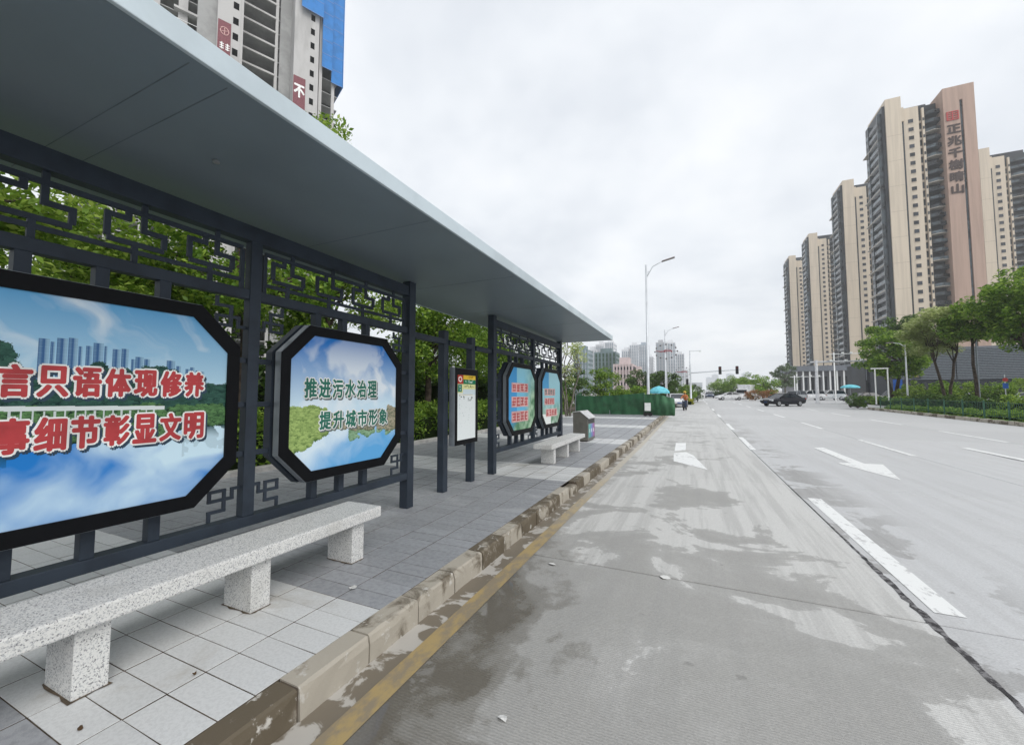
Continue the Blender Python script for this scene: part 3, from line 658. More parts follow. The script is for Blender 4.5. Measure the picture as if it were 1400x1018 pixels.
def bay(y0):
    """one wall bay: posts at y0-0.05 and y0+4.25, mullion between, rails, fretwork and spacer blocks"""
    pa, pb, mu = y0 - .05, y0 + 4.25, y0 + 2.15
    for p in (pa, pb): shp('post', 'slate', (-3.615,-3.485,p-.015,p+.115,0,3.05), bevel=.005)
    shp('mullion', 'slate', (-3.59,-3.505,mu-.05,mu+.05,.47,2.85))
    for a, b in ((pa+.115, pb-.015),):
        shp('top_beam', 'slate', (-3.60,-3.50,a+.001,b-.001,2.85,2.985))
        shp('bottom_rail', 'slate', (-3.61,-3.49,a+.001,b-.001,.385,.469))
    for a, b in ((pa+.115, mu-.05),(mu+.05, pb-.015)):
        shp('middle_rail', 'slate', (-3.585,-3.51,a+.001,b-.001,2.335,2.42))
        lo, hi = a + .05, b - .05; t = .017; zt, zb = 2.785, 2.50
        m = _off(); m.box(-3.562,-3.538,lo,hi,zt-t,zt+t); m.box(-3.562,-3.538,lo-t,lo+t,2.421,zt-t-.0005); m.box(-3.562,-3.538,hi-t,hi+t,2.421,zt-t-.0005); m.build('lattice_frame', 'slate', SH)
        n = 4; pw = (hi - lo) / n
        for i in range(n):
            c = lo + pw*(i+.5); m = _off()
            m.box(-3.56,-3.54,c+.02,c+.02+2*t,zt+t+.0005,2.849)                        # stub up to the beam
            rz0, rz1, hw = zb+.055, zt-.075, pw*.33
            m.box(-3.56,-3.54,c-hw,c+hw,rz0-t,rz0+t); m.box(-3.56,-3.54,c-hw-t,c-hw+t,rz0+t,rz1+.03)
            m.box(-3.56,-3.54,c+hw-t,c+hw+t,rz0+t,rz1-.03); m.box(-3.56,-3.54,c+.02,c+hw-t,rz1-.03-2*t,rz1-.03)
            m.box(-3.56,-3.54,c-hw+t,c-.05-t,rz1+.03-2*t,rz1+.03); m.box(-3.56,-3.54,c+.02,c+.02+2*t,rz1-.03,zt-t-.0005)
            m.box(-3.56,-3.54,c-.05-t,c-.05+t,rz1+.03-2*t,zt-t-.0005)
            m.box(-3.56,-3.54,c-t-.01,c+t-.01,2.421,rz0-t-.0005)
            m.build('fretwork', 'slate', SH)
        m = _off()
        m.box(-3.558,-3.542,lo+t,hi-t,zb-t+.0005,zb+t-.0006); m.build('lattice_bar', 'slate', SH)
        oc = (a+b)/2; o0, o1 = (y0+.32, y0+1.97) if a < mu-.5 else (y0+2.33, y0+3.98)
        for k in (-1,0,1):
            yc = (o0+o1)/2 + k*.345
            shp('spacer', 'slate', (-3.585,-3.51,yc-.035,yc+.035,.4695,.664), bevel=.002); shp('spacer', 'slate', (-3.585,-3.51,yc-.035,yc+.035,2.1895,2.3345), bevel=.002)
        for z_ in (1.80,1.42,1.0):
            shp('side_arm', 'slate', (-3.57,-3.525,a+.0005,o0-.005,z_-.022,z_+.022), bevel=.002); shp('side_arm', 'slate', (-3.57,-3.525,o1+.005,b-.0005,z_-.022,z_+.022), bevel=.002)
        fret(a+.001, .471, -1, 1); fret(b-.001, .471, 1, 1); fret(a+.001, 2.333, -1, -1); fret(b-.001, 2.333, 1, -1)
bay(0.12); bay(6.94)
for p in (5.28, 6.14):
    shp('post', 'slate', (-3.66,-3.545,p,p+.125,0,2.52), bevel=.005)
for a, b in ((4.486,5.279),(5.406,6.139),(6.266,6.874)): shp('linking_rail', 'slate', (-3.60,-3.52,a,b,2.30,2.38))
ib = _off().box(-3.54,-3.435,5.42,6.15,.70,1.94).build('route_board', 'slate_side', SH, bevel=.006)
_off().ringX([(5.425,.705),(6.145,.705),(6.145,1.935),(5.425,1.935)], [(5.49,.78),(6.08,.78),(6.08,1.83),(5.49,1.83)], -3.4345, -3.425).build('frame', 'black_frame', ib)
print_sheet('route_map', routemap(90,180), [(5.485,.775),(6.085,.775),(6.085,1.835),(5.485,1.835)], -3.4335+3.55, ib)
_off().box(-3.50,-3.47,5.43,5.47,1.9405,1.965).build('lock', 'white_paint', ib); _off().box(-3.47,-3.44,5.75,5.78,.675,.6995).build('lock', 'dark_plastic', ib)

# ------------------------------------------------------------------ granite benches and litter bin
def bench(y0, y1, legs, label):
    t = thing('stone_bench', (-2.96, (y0+y1)/2, 0), label, 'bench', 'granite benches'); yc = (y0+y1)/2
    MB().box(-.215, .21, y0-yc, y1-yc, .345, .445).build('seat', 'granite', t, bevel=.012)
    for l in legs: MB().box(-.15, .15, l-.07-yc, l+.07-yc, 0, .3445).build('leg', 'granite', t, bevel=.005)
bench(.50, 3.06, (1.055, 1.93, 2.83), 'pale speckled granite bench nearest the camera, in front of the large octagonal posters')
bench(8.15, 11.0, (8.52, 9.55, 10.6), 'small looking granite bench farther along, before the grey litter bin')
t = thing('litter_bin', (-3.38, 13.38, 0), 'grey metal litter bin with pitched top and coloured recycling panels', 'litter bin')
MB().add([(x,y,z) for y in (-.5,.5) for x,z in ((-.24,0.03),(.25,0.03),(.25,.76),(.0,.95),(-.24,.93))], [(0,1,2,3,4)[::-1],(5,6,7,8,9),(0,5,6,1),(1,6,7,2),(2,7,8,3),(3,8,9,4),(4,9,5,0)]).build('body', 'bin_metal', t, bevel=.01)
MB().box(-.2,.2,-.46,.46,0,.029).build('base', 'dark_plastic', t)
MB().add([(.29,-.52,.735),(.29,.52,.735),(.0,.52,.965),(.0,-.52,.965),(.285,-.52,.755),(.285,.52,.755),(.0,.52,.985),(.0,-.52,.985)], [(3,2,1,0),(4,5,6,7),(0,1,5,4),(2,3,7,6),(1,2,6,5),(3,0,4,7)]).build('lid', 'bin_top', t)
MB().add([(-.26,-.52,.935),(-.001,-.52,.965),(-.001,.52,.965),(-.26,.52,.935),(-.26,-.52,.955),(-.001,-.52,.985),(-.001,.52,.985),(-.26,.52,.955)], [(3,2,1,0),(4,5,6,7),(0,1,5,4),(2,3,7,6),(1,2,6,5),(3,0,4,7)]).build('lid', 'bin_top', t)
MB().box(.2505,.256,-.42,.42,.585,.725).build('opening', 'dark_plastic', t)
for k, mm in enumerate(('teal_print','blue_print','violet_print')):
    pn = MB().box(.2505,.257,-.42+.28*k+.008,-.42+.28*(k+1)-.008,.12,.56).build('panel', mm, t)
    MB().box(.2575,.259,-.42+.28*k+.10,-.42+.28*k+.17,.28,.40).build('mark', 'white_print', pn)
M('grime', (0.12, 0.09, 0.06), 0.9, 0, 0.2, 20)
rg = random.Random(21)
for l in (1.055, 1.93, 2.83, 8.52, 9.55, 10.6):
    m = MB(); inn = [(-.149,-.069),(.149,-.069),(.149,.069),(-.149,.069)]; P = []; Q = []
    for k in range(4):
        (ax, ay), (bx_, by) = inn[k], inn[(k+1)%4]
        for q in range(6):
            u = q/6; x, y = ax+(bx_-ax)*u, ay+(by-ay)*u; e_ = rg.uniform(.004,.022); nn = math.hypot(x,y)
            P.append((-2.96+x, l+y, .0042)); Q.append((-2.96+x+math.copysign(e_,x)*(abs(x)>.14), l+y+math.copysign(e_,y)*(abs(y)>.06), .0042))
    n = len(P); m.add(P+Q, [(k,(k+1)%n,n+(k+1)%n,n+k) for k in range(n)]); m.build('dirt_rim', 'grime', pave)
# scraps on the ground
def scrap(x, y, s, mat, label, seed):
    r = random.Random(seed); z = (rz_(y) if x > -1.9 else gz(y)); n = 7
    v = [(s*(.7+.5*r.random())*math.cos(2*math.pi*k/n), s*(.5+.4*r.random())*math.sin(2*math.pi*k/n), .004+.016*r.random()) for k in range(n)] + [(0,0,.012)]
    v2 = [(a,b,c-.003) for a,b,c in v]
    m = MB(); m.add(v+v2, [(k,(k+1)%n,n) for k in range(n)] + [(n+1+(k+1)%n,n+1+k,2*n+1) for k in range(n)] + [(k,n+1+k,n+1+(k+1)%n,(k+1)%n) for k in range(n)])
    o = m.build('paper_scrap', mat); o.location = (x,y,z); tag(o, label, 'litter', 'litter on the ground')
scrap(-0.93, 1.95, .03, 'paper', 'torn white paper scrap on the near road, close to the yellow line', 1)
scrap(-0.28, 4.0, .045, 'paper', 'flat white paper scrap near the transverse road joint', 2)
scrap(-1.30, 3.85, .035, 'paper', 'crumpled white wrapper in the wet patch beside the yellow line', 3)
scrap(-2.45, 2.42, .035, 'paper', 'pale scrap on the dark tiles by the kerb', 5)
M('dead_leaf', (0.09, 0.05, 0.02), 0.8)
scrap(-2.48, 1.35, .013, 'dead_leaf', 'small brown leaf on the pale tiles by the near bench', 4)
scrap(-2.55, .93, .016, 'dead_leaf', 'brown twig scrap on the pale tiles at the bottom edge of view', 8)

# ------------------------------------------------------------------ vegetation
def leaf_mesh(name, mat, blobs, per, size, seed, flat=0.0, core=0.55):
    """leaves as small folded faces spread over clumps; blobs = [(x,y,z,rx,ry,rz)]"""
    r = np.random.RandomState(seed); P = []
    for (x,y,z,a,b,c) in blobs:
        n = per; d = r.normal(size=(n,3)); d /= np.linalg.norm(d,axis=1)[:,None]
        rad = core + (1.08-core)*r.rand(n)**.7; P.append(np.array([x,y,z]) + d*rad[:,None]*[a,b,c])
    P = np.concatenate(P); n = len(P)
    nr = r.normal(size=(n,3)); nr[:,2] = abs(nr[:,2])+.5+flat*3; nr /= np.linalg.norm(nr,axis=1)[:,None]
    t = np.cross(nr, r.normal(size=(n,3))); t /= np.linalg.norm(t,axis=1)[:,None]; b = np.cross(nr,t)
    s = size*(.6+.8*r.rand(n))[:,None]; fold = nr*s*.12
    V = np.stack([P-t*s*.55, P-b*s*.27+fold, P+t*s*.55, P+b*s*.27+fold],1).reshape(-1,3)
    me = bpy.data.meshes.new(name); me.vertices.add(n*4); me.vertices.foreach_set('co', V.ravel().astype(np.float32))
    me.loops.add(n*4); me.loops.foreach_set('vertex_index', np.arange(n*4,dtype=np.int32)); me.polygons.add(n)
    me.polygons.foreach_set('loop_start', np.arange(0,n*4,4,dtype=np.int32)); me.polygons.foreach_set('loop_total', np.full(n,4,np.int32))
    me.materials.append(MT[mat]); me.update(); me.validate(); return me
def crown_blobs(seed, n, c, rad, br, low=-0.9):
    r = random.Random(seed); out = []
    while len(out) < n:
        x,y,z = (r.uniform(-1,1) for _ in range(3)); q = x*x+y*y+z*z
        if q > 1 or q < .18 or z < low: continue
        k = br*r.uniform(.7,1.25); out.append((c[0]+x*rad[0],c[1]+y*rad[1],c[2]+z*rad[2],k,k,k*.7))
    return out
def limb_mesh(mb, p, tips, r0, seed):
    r = random.Random(seed); p = Vector(p)
    for tp in tips:
        tp = Vector(tp); pts, rad = [], []
        for i in range(6):
            t = i/5; q = p.lerp(tp,t); q.z += .35*math.sin(math.pi*t)*(tp-p).length*.25
            if 0 < i < 5: q += Vector((r.uniform(-1,1),r.uniform(-1,1),r.uniform(-.4,.4)))*(tp-p).length*.05
            pts.append(q); rad.append(r0*(1-t)*.55+.012)
        mb.tube(pts, rad, 6)
def make_tree(name, label, loc, H, crown_c, rad, nb, br, per, leaf, mat, tr, seed, group=None, bark='bark', trunk_h=None, lean=(0,0), flat=0.0, core=.55, low=-.9, multi=1):
    t = thing(name, loc, label, 'tree', group)
    bl = crown_blobs(seed, nb, crown_c, rad, br, low)
    m = MB(); th = trunk_h or (crown_c[2]-rad[2]*.5); r = random.Random(seed+1)
    for q in range(multi):
        a = 2*math.pi*q/max(multi,1); off = .25*(multi>1)
        top = (crown_c[0]*.8+lean[0]+off*math.cos(a)*3, crown_c[1]*.8+lean[1]+off*math.sin(a)*3, th)
        pts = [(off*math.cos(a)*.6+top[0]*s_**1.5+r.uniform(-.04,.04)*th*.3*(0<s_<1), off*math.sin(a)*.6+top[1]*s_**1.5+r.uniform(-.04,.04)*th*.3*(0<s_<1), top[2]*s_ - .05*(s_==0)) for s_ in (0,.15,.35,.55,.8,1)]
        m.tube(pts, [tr*1.35,tr*1.05,tr*.95,tr*.85,tr*.75,tr*.62], 9)
        sel = bl[q::multi]; r.shuffle(sel)
        limb_mesh(m, pts[-1], [(b[0],b[1],b[2]) for b in sel[:max(5,nb//(3*multi))]], tr*.6, seed+q)
        limb_mesh(m, pts[-2], [(b[0],b[1],b[2]) for b in sel[-3:]], tr*.5, seed+q+5)
    m.build('trunk', bark, t, smooth=True)
    link('crown', leaf_mesh('crown', mat, bl, per, leaf, seed+2, flat, core), t)
    return t
GT = 'trees behind the bus shelter'
for i, (x, y, H, rr_, mat, lab) in enumerate([
    (-9.3, 1.1, 6.4, 1.7, 'leaf_bright', 'bright green tree at the left edge, behind the fretwork of the first poster'),
    (-11.2, 4.0, 5.2, 1.7, 'leaf_bright', 'light green tree seen over the first poster frame'),
    (-9.0, 5.6, 7.4, 2.0, 'leaf_mid', 'leafy tree behind the mullion between the two large posters'),
    (-9.6, 8.3, 9.75, 2.0, 'leaf_bright', 'tall tree whose top rises above the shelter roof'),
    (-8.9, 12.2, 7.6, 2.0, 'leaf_mid', 'green tree with reddish trunk seen left of the route board'),
    (-9.3, 15.6, 7.4, 1.9, 'leaf_mid', 'green tree directly behind the route board'),
    (-9.4, 19.4, 6.6, 1.8, 'leaf_dark', 'dark tree behind the farther pair of posters')]):
    make_tree('broadleaf_tree', lab, (x,y,gz(y)+.06), H, (0,0,H*.60), (rr_,rr_,H*.385), (46 if i < 3 else 62 if i == 3 else 58), .56, 420, .115, mat, .13, 40+i*7, GT, core=.35)
def make_bush(name, label, loc, rad, nb, br, per, leaf, mat, seed, cat='bush', group=None, core=.6, stem=True):
    t = thing(name, loc, label, cat, group)
    bl = [b for b in crown_blobs(seed, nb, (0,0,rad[2]*1.0), rad, br, -.95)]
    link('foliage', leaf_mesh('foliage', mat, bl, per, leaf, seed, 0, core), t)
    m = MB()
    for k in range(4): m.tube([(.05*math.cos(k*1.6),.05*math.sin(k*1.6),-.05),(rad[0]*.4*math.cos(k*1.6),rad[1]*.4*math.sin(k*1.6),rad[2]*1.1)], [.03,.012], 6)
    m.build('stem', 'bark', t); return t
def make_hedge(label, x0, x1, y0, y1, h, z, mat, n, leaf, seed, name='hedge'):
    t = thing(name, ((x0+x1)/2,(y0+y1)/2,z), label, 'hedge'); r = random.Random(seed); bl = []
    for _ in range(n): bl.append((r.uniform(x0,x1)-(x0+x1)/2, r.uniform(y0,y1)-(y0+y1)/2, r.uniform(.1,1)*h*.85, .3,.3,.22))
    link('foliage', leaf_mesh('foliage', mat, bl, 60, leaf, seed), t)
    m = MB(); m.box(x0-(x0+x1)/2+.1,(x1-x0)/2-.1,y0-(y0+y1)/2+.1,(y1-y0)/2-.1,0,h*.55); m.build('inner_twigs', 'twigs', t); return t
make_hedge('dense dark green hedge behind the bus shelter pavement', -9.2, -8.05, 0.5, 21.5, 1.25, .06, 'leaf_mid', 900, .10, 71)
make_hedge('tall dark screen of shrubs behind the tree row left of the road', -13.0, -11.0, 7.5, 30, 3.4, .06, 'leaf_dark', 700, .2, 70)
make_hedge('low light green hedge growing before the lawn left of the hoarding', -11.5, -8.2, 21.8, 26.5, .55, .14, 'leaf_mid', 160, .12, 72)
make_bush('round_bush', 'round clipped bush on the lawn right behind the last shelter post', (-8.6,23.6,.15), (1.05,1.05,.85), 34, .35, 110, .12, 'leaf_mid', 81)
make_bush('round_bush', 'rounded bush at the left end of the green hoarding', (-9.6,30.5,.2), (.9,.9,.75), 26, .35, 100, .13, 'leaf_mid', 82)
make_tree('slender_tree', 'slender sparse tree with bare pale twigs beyond the last shelter post', (-7.6,25.8,.12), 5.6, (0,0,3.9), (1.2,1.2,1.7), 20, .42, 60, .17, 'leaf_pale', .06, 83, bark='bark_pale', multi=3)
make_tree('bushy_tree', 'tall bushy green tree standing behind the left part of the hoarding', (-12.6,44,.3), 4.6, (0,0,2.3), (2.0,1.6,2.2), 34, .6, 110, .22, 'leaf_dark', .1, 84, core=.4)
make_tree('bushy_tree', 'loose grey green tree in front of the netted tower, behind the hoarding', (-9.9,48,.36), 4.5, (0,0,2.3), (2.1,1.6,2.1), 34, .6, 110, .22, 'leaf_mid', .1, 85, core=.4)
make_bush('bushy_shrub', 'broad dark shrub between the shelter end and the hoarding', (-11.2,34,.2), (2.0,1.4,1.45), 40, .5, 110, .16, 'leaf_dark', 86)
for k, (x, y, rr_, lab) in enumerate([(-6.5,40,1.0,'ball clipped shrub left of the near lamp post, behind the hoarding'),(-5.0,42,1.2,'larger ball clipped shrub just left of the near lamp post'),
        (-0.9,62,1.25,'ball clipped shrub beside the signal mast'),(-2.6,66,1.3,'dark rounded shrub left of the signal mast'),(-0.1,68,1.35,'rounded shrub behind the signal mast')]):
    make_bush('clipped_shrub', lab, (x,y,gz(y)), (rr_,rr_,rr_*.95), 40, .36, 70, .17, 'leaf_mid' if k < 3 else 'leaf_dark', 90+k, group='ball clipped shrubs')
make_tree('dense_tree', 'dense dark tree left of the near lamp post, in front of the pale towers', (-8.3,78,.7), 6, (0,0,3.2), (3.2,2.6,2.4), 44, .8, 80, .35, 'leaf_dark', .16, 97, core=.4)
make_tree('dense_tree', 'dense dark tree between the two left lamp posts', (-4.9,76,.7), 5.4, (0,0,2.9), (2.7,2.4,2.2), 40, .75, 80, .35, 'leaf_dark', .16, 98, core=.4)
make_hedge('long green hedge beyond the parked white car at the left kerb', -4.6, -2.6, 60, 78, 2.0, .5, 'leaf_dark', 90, .25, 99)
yb = make_hedge('low yellow flowering hedge at the left road corner', -2.2, -.2, 55.2, 58.5, .75, .3, 'leaf_yellow', 60, .16, 100)
# central green strip far up the road
for k, (x, y, H, lab) in enumerate([(7.2,150,5.2,'farthest small tree of the green strip up the road'),(9.0,132,5.6,'second small tree of the green strip from the far end'),(10.2,118,5.4,'green tree of the central strip right of the traffic lights'),
        (12.2,108,5.4,'green tree of the central strip behind the white truck'),(12.9,96,4.6,'green tree of the central strip just right of the white truck')]):
    make_tree('strip_tree', lab, (x,y,gz(y)), H, (0,0,H*.58), (3.0,3.4,H*.42), 34, .85, 80, .34, 'leaf_mid', .14, 110+k, 'trees of the central strip', core=.4)
make_hedge('long low dark hedge running up the central strip', 6.2, 8.6, 104, 240, 1.6, 1.1, 'leaf_dark', 160, .4, 117)
make_tree('feathery_tree', 'tall grey green feathery tree in front of the leftmost brown tower', (17.4,100,.95), 7.6, (0,0,4.6), (2.6,2.4,2.7), 44, .6, 90, .26, 'leaf_grey', .14, 120, bark='bark_pale', core=.35)
make_bush('flowering_shrub', 'orange red flowering shrub left of the black car, on the road island', (9.6,80,.7), (1.5,1.2,.8), 26, .4, 90, .16, 'leaf_flower', 121)
make_bush('flowering_shrub', 'reddish flowering shrub directly behind the black car', (11.9,79,.7), (1.5,1.2,.8), 26, .4, 90, .16, 'leaf_flower', 122)
# right hand side: trees of the planted median
GR = 'trees on the right side of the road'
make_tree('round_crowned_tree', 'round crowned green tree standing left of the pale layered tree', (21.6,62,gz(62)), 9.8, (0,0,6.2), (3.3,3.1,3.2), 64, .85, 150, .31, 'leaf_mid', .2, 130, GR, multi=2, core=.4)
lt_ = make_tree('layered_tree', 'pale layered umbrella tree before the dark louvred wall', (22.0,52,gz(52)), 9.4, (0,0,7.6), (3.2,2.8,1.6), 52, .8, 190, .24, 'leaf_pale', .13, 131, GR, trunk_h=5.2, multi=2, flat=.8, core=.4)
link('lower_tier', leaf_mesh('lower_tier', 'leaf_pale', crown_blobs(132, 26, (-.8,1.0,5.6), (2.6,1.6,.6), .5), 110, .22, 132, .8, .4), lt_)
make_tree('slim_tree', 'slim dark tree with one straight trunk right of the layered tree', (23.1,50,gz(50)), 10.2, (0,0,7.9), (2.4,2.2,2.0), 40, .75, 150, .27, 'leaf_mid', .13, 133, GR, trunk_h=7.0, core=.4)
make_tree('large_tree', 'largest dark green tree with twisted trunk at the right edge', (24.8,46,gz(46)), 12.6, (.6,0,8.3), (4.0,3.7,3.4), 96, .85, 160, .3, 'leaf_mid', .26, 134, GR, trunk_h=4.6, multi=2, core=.4)
make_tree('layered_tree', 'light green layered tree whose twigs enter at the far right edge, above the large tree', (24.2,38.5,gz(38)), 12.8, (0,0,10.2), (3.2,3.0,1.7), 34, .6, 110, .26, 'leaf_bright', .18, 135, GR, trunk_h=7.5, flat=.6, core=.4)
make_tree('round_crowned_tree', 'darker tree rising behind the pale layered tree', (27.6,75,gz(75)), 12.6, (0,0,9.4), (3.0,3.0,2.9), 46, .9, 110, .34, 'leaf_dark', .2, 136, GR, core=.4)
make_hedge('trimmed low hedge along the planted median behind the green fence', 15.3, 16.4, 26, 46, .42, .15, 'leaf_mid', 380, .13, 140)
make_hedge('taller dark hedge block beyond the fence, below the louvred wall', 18.4, 20.0, 38, 50, 1.3, .3, 'leaf_dark', 170, .16, 141)
make_hedge('long leafy planting bed under the trees right of the road', 19.5, 22.5, 46, 70, 1.0, .35, 'leaf_mid', 260, .2, 143)
make_hedge('yellowish trimmed hedge at the right edge beyond the fence', 17.6, 19.2, 30.5, 36.2, 1.35, .25, 'leaf_bright', 120, .15, 142)
for k,(x,y,rr_,mat,lab) in enumerate([(22.4,60,1.3,'leaf_bright','yellow green rounded shrub left of the wall sign'),(25.2,60,1.35,'leaf_mid','dark green rounded shrub under the layered tree'),(27.0,60,1.2,'leaf_bright','yellow green rounded shrub right of the layered tree'),(28.4,58,1.3,'leaf_mid','dark rounded shrub behind the slim tree'),(23.6,57,1.1,'leaf_mid','green shrub below the wall sign'),(33,64,1.4,'leaf_bright','light shrub behind the twisted trunk of the large tree')]):
    make_bush('rounded_shrub', lab, (x,y,gz(y)), (rr_,rr_,rr_), 34, .42, 70, .2, mat, 150+k, group='rounded shrubs right of the road')
make_bush('low_shrub', 'low shrub at the end of the planted median, beside the gate frame', (13.9,47.5,gz(47)), (.8,1.0,.7), 20, .3, 80, .14, 'leaf_dark', 160)
mk = MB()
for a,b in ((22,47),): mk.add([(14.62,a,gz(a)-.002),(30,a,gz(a)-.002),(30,b,gz(b)-.002),(14.62,b,gz(b)-.002)], [(0,1,2,3)])
median = tag(mk.build('planted_median', 'grass'), kind='structure')
mkb = MB().box(14.45,14.46,22,47,rz_(22)-.05,rz_(22)); mkerb = tag(mkb.build('median_kerb', 'soil'), kind='structure')
for k in range(50):
    y0 = 22 + k*.5; MB().cbox(14.462,14.62,y0+.02,y0+.48,rz_(y0)-.02,gz(y0)+.03+.02*(k%2),.02).build('kerb_stone', 'kerb_stone', mkerb)

# ------------------------------------------------------------------ green hoarding and the things round it
hd = thing('mesh_hoarding', (-4.5,28.5,gz(28.5)), 'dark green mesh hoarding closing off the pavement, its loose end bulging over the kerb', 'hoarding')
def sheet(path, h, mat, name, seed, lean=0.0):
    r = random.Random(seed); n = 70; rows_ = 8; v = []
    P = [Vector((x,y,0)) for x,y in path]; Ls = [0]
    for a,b in zip(P[:-1],P[1:]): Ls.append(Ls[-1]+(b-a).length)
    for side in (0,1):
        for i in range(n+1):
            s_ = Ls[-1]*i/n; k = max(j for j in range(len(Ls)-1) if Ls[j] <= s_+1e-6); a,b = P[k],P[k+1]; p = a.lerp(b,(s_-Ls[k])/(Ls[k+1]-Ls[k])); d = (b-a).normalized(); nn = Vector((d.y,-d.x,0))
            hh = h(i/n) if callable(h) else h
            for j in range(rows_+1):
                t = j/rows_; w_ = .05*math.sin(s_*5+math.sin(s_*2.3)*2)*(1-t*.6)+.03*math.sin(s_*13+t*3)
                q = p + nn*(w_+lean*math.sin(math.pi*min(1,t*1.1))*(i/n)**1.5 + side*.008); v.append((q.x+4.5,q.y-28.5,hh*t+.015))
    m = MB(); f = []; st = (n+1)*(rows_+1)
    for side in (0,1):
        for i in range(n):
            for j in range(rows_):
                a = side*st+i*(rows_+1)+j; q = (a,a+rows_+1,a+rows_+2,a+1); f.append(q if not side else q[::-1])
    m.add(v,f); return m.build(name, mat, hd, smooth=True)
sheet([(-8.6,33.5),(-7.75,28.3),(-3.1,28.9)], lambda u: 1.50-.22*math.sin(math.pi*max(0,(u-.3)/.7)), 'green_net', 'mesh_sheet', 1)
sheet([(-3.08,28.9),(-1.9,28.3),(-1.15,28.4)], lambda u: 1.40-.30*max(0,u-.55)/.45, 'green_net_pale', 'mesh_sheet', 2, .25)
for x,y in ((-7.75,28.25),(-3.09,28.88),(-1.25,28.5),(-5.4,28.62)): MB().tube([(x+4.5,y-28.5+.05,-.02),(x+4.5,y-28.5+.05,1.5 if x<-2 else 1.25)],.03,8).build('stake', 'slate_side', hd)
# small handcart with white board in front of the hoarding
hc = thing('notice_stand', (-2.75,27.6,gz(27.6)), 'small white notice board on a wheeled stand before the hoarding corner', 'notice board')
MB().box(-.19,.19,-.012,.012,.34,.86).build('board', 'white_paint', hc, bevel=.004); MB().box(-.03,.03,.013,.04,.1,.7).build('stem', 'dark_plastic', hc)
MB().box(-.28,.28,.0,.06,.06,.10).build('foot', 'dark_plastic', hc)
for s_ in (-1,1): MB().tube([(s_*.15,-.02,.13),(s_*.15,.05,.13)],.13,14).build('wheel', 'tyre', hc)
def umbrella(label, loc, r, h, mat, group=None, poles='rim'):
    t = thing('parasol', loc, label, 'parasol', group); m = MB(); n = 8; v = []
    rings = ((.03,h+.02),(.4,h-.06),(.75,h-.2),(1.0,h-.42),(1.0,h-.58))
    for rr_, z in rings:
        for k in range(n*2):
            a = math.pi*k/n; q = r*rr_*(1.0 if k%2==0 else .95); v.append((q*math.cos(a),q*math.sin(a),z-(0 if k%2==0 else -.03*rr_)))
    f = [(i*2*n+k,i*2*n+(k+1)%(2*n),(i+1)*2*n+(k+1)%(2*n),(i+1)*2*n+k) for i in range(len(rings)-1) for k in range(2*n)] + [tuple(range(2*n))]
    m.add(v,f); o = m.build('canopy', mat, t); sm = o.modifiers.new('Solidify','SOLIDIFY'); sm.thickness = .01
    MB().tube([(0,0,0),(0,0,h)],.025,8).build('pole', poles, t); MB().lathe([(0,0),(.25,0),(.25,.06),(.05,.1),(0,.1)],n=12).build('foot', 'dark_plastic', t)
umbrella('pale blue parasol rising behind the right end of the hoarding', (-2.5,34,gz(34)), .78, 2.0, 'aqua_cloth')
umbrella('aqua parasol standing beyond the road on the right, before the colonnade', (24,85,gz(85)), 1.35, 2.5, 'aqua_cloth')

# ------------------------------------------------------------------ street lamps, signals, poles
def lamp(loc, H, arm, label, decor=True):
    t = thing('street_lamp', loc, label, 'street lamp', 'street lamps on the left kerb')
    MB().lathe([(.0,0),(.19,0),(.19,.03),(.13,.1),(.115,.4),(.10,.5),(.065,H),(0,H)], n=14).build('pole', 'steel_pole', t, smooth=True)
    pts = [(0,0,H-.95),(.25,0,H-.55),(arm*.4,0,H-.18),(arm*.7,0,H-.02),(arm,0,H+.12)]
    a = MB().tube(pts, [.04,.038,.035,.03,.03], 8); a.tube([(0,0,H-.6),(.3,0,H-.5)],.02,6); a.build('arm', 'steel_pole', t, smooth=True)
    MB().add([(arm-.05,-.1,H+.07),(arm+.85,-.13,H+.27),(arm+.85,.13,H+.27),(arm-.05,.1,H+.07),(arm-.03,-.09,H+.17),(arm+.85,-.1,H+.36),(arm+.85,.1,H+.36),(arm-.03,.09,H+.17)], [(3,2,1,0),(4,5,6,7),(0,1,5,4),(1,2,6,5),(2,3,7,6),(3,0,4,7)]).build('lamp_head', 'lamp_head', t, bevel=.03)
lamp((-3.02,31.0,gz(31)), 11.0, 1.15, 'tall white street lamp rising out of the green hoarding')
lamp((-3.7,63,gz(63)), 10.6, 1.15, 'second street lamp, farther off, right of the tall one')
def decoration(loc, s, label):
    t = thing('pole_ornament', loc, label, 'ornament', 'swirl ornaments on the lamp posts'); m = MB()
    pts = []
    for k in range(40):
        u = k/39; a = -.5+u*5.2; r_ = .55*(1-.6*u); pts.append((s*(r_*math.cos(a)*1.0+.1), -.12, s*r_*math.sin(a)*.55))
    m.tube(pts, [s*.045*(1-.4*i/39) for i in range(40)], 6); m.tube([(-s*1.15,-.12,s*.12),(-s*.6,-.12,0),(0,-.12,s*.05),(s*.7,-.12,s*.02)],[s*.03,s*.07,s*.07,s*.04],6); m.build('swirl', 'decor_red', t, smooth=True)
    MB().bar((0,-.15,0),(0,0,0),.06,.06).build('bracket', 'steel_pole', t)
    for k in range(12):
        a = k*math.pi/6; MB().lathe([(0,-.09*s),(.085*s,-.05*s),(.085*s,.05*s),(0,.09*s)],(s*1.25*math.cos(a),-.12,s*.85*math.sin(a)),8).build('lantern', 'decor_dark', t)
    return t
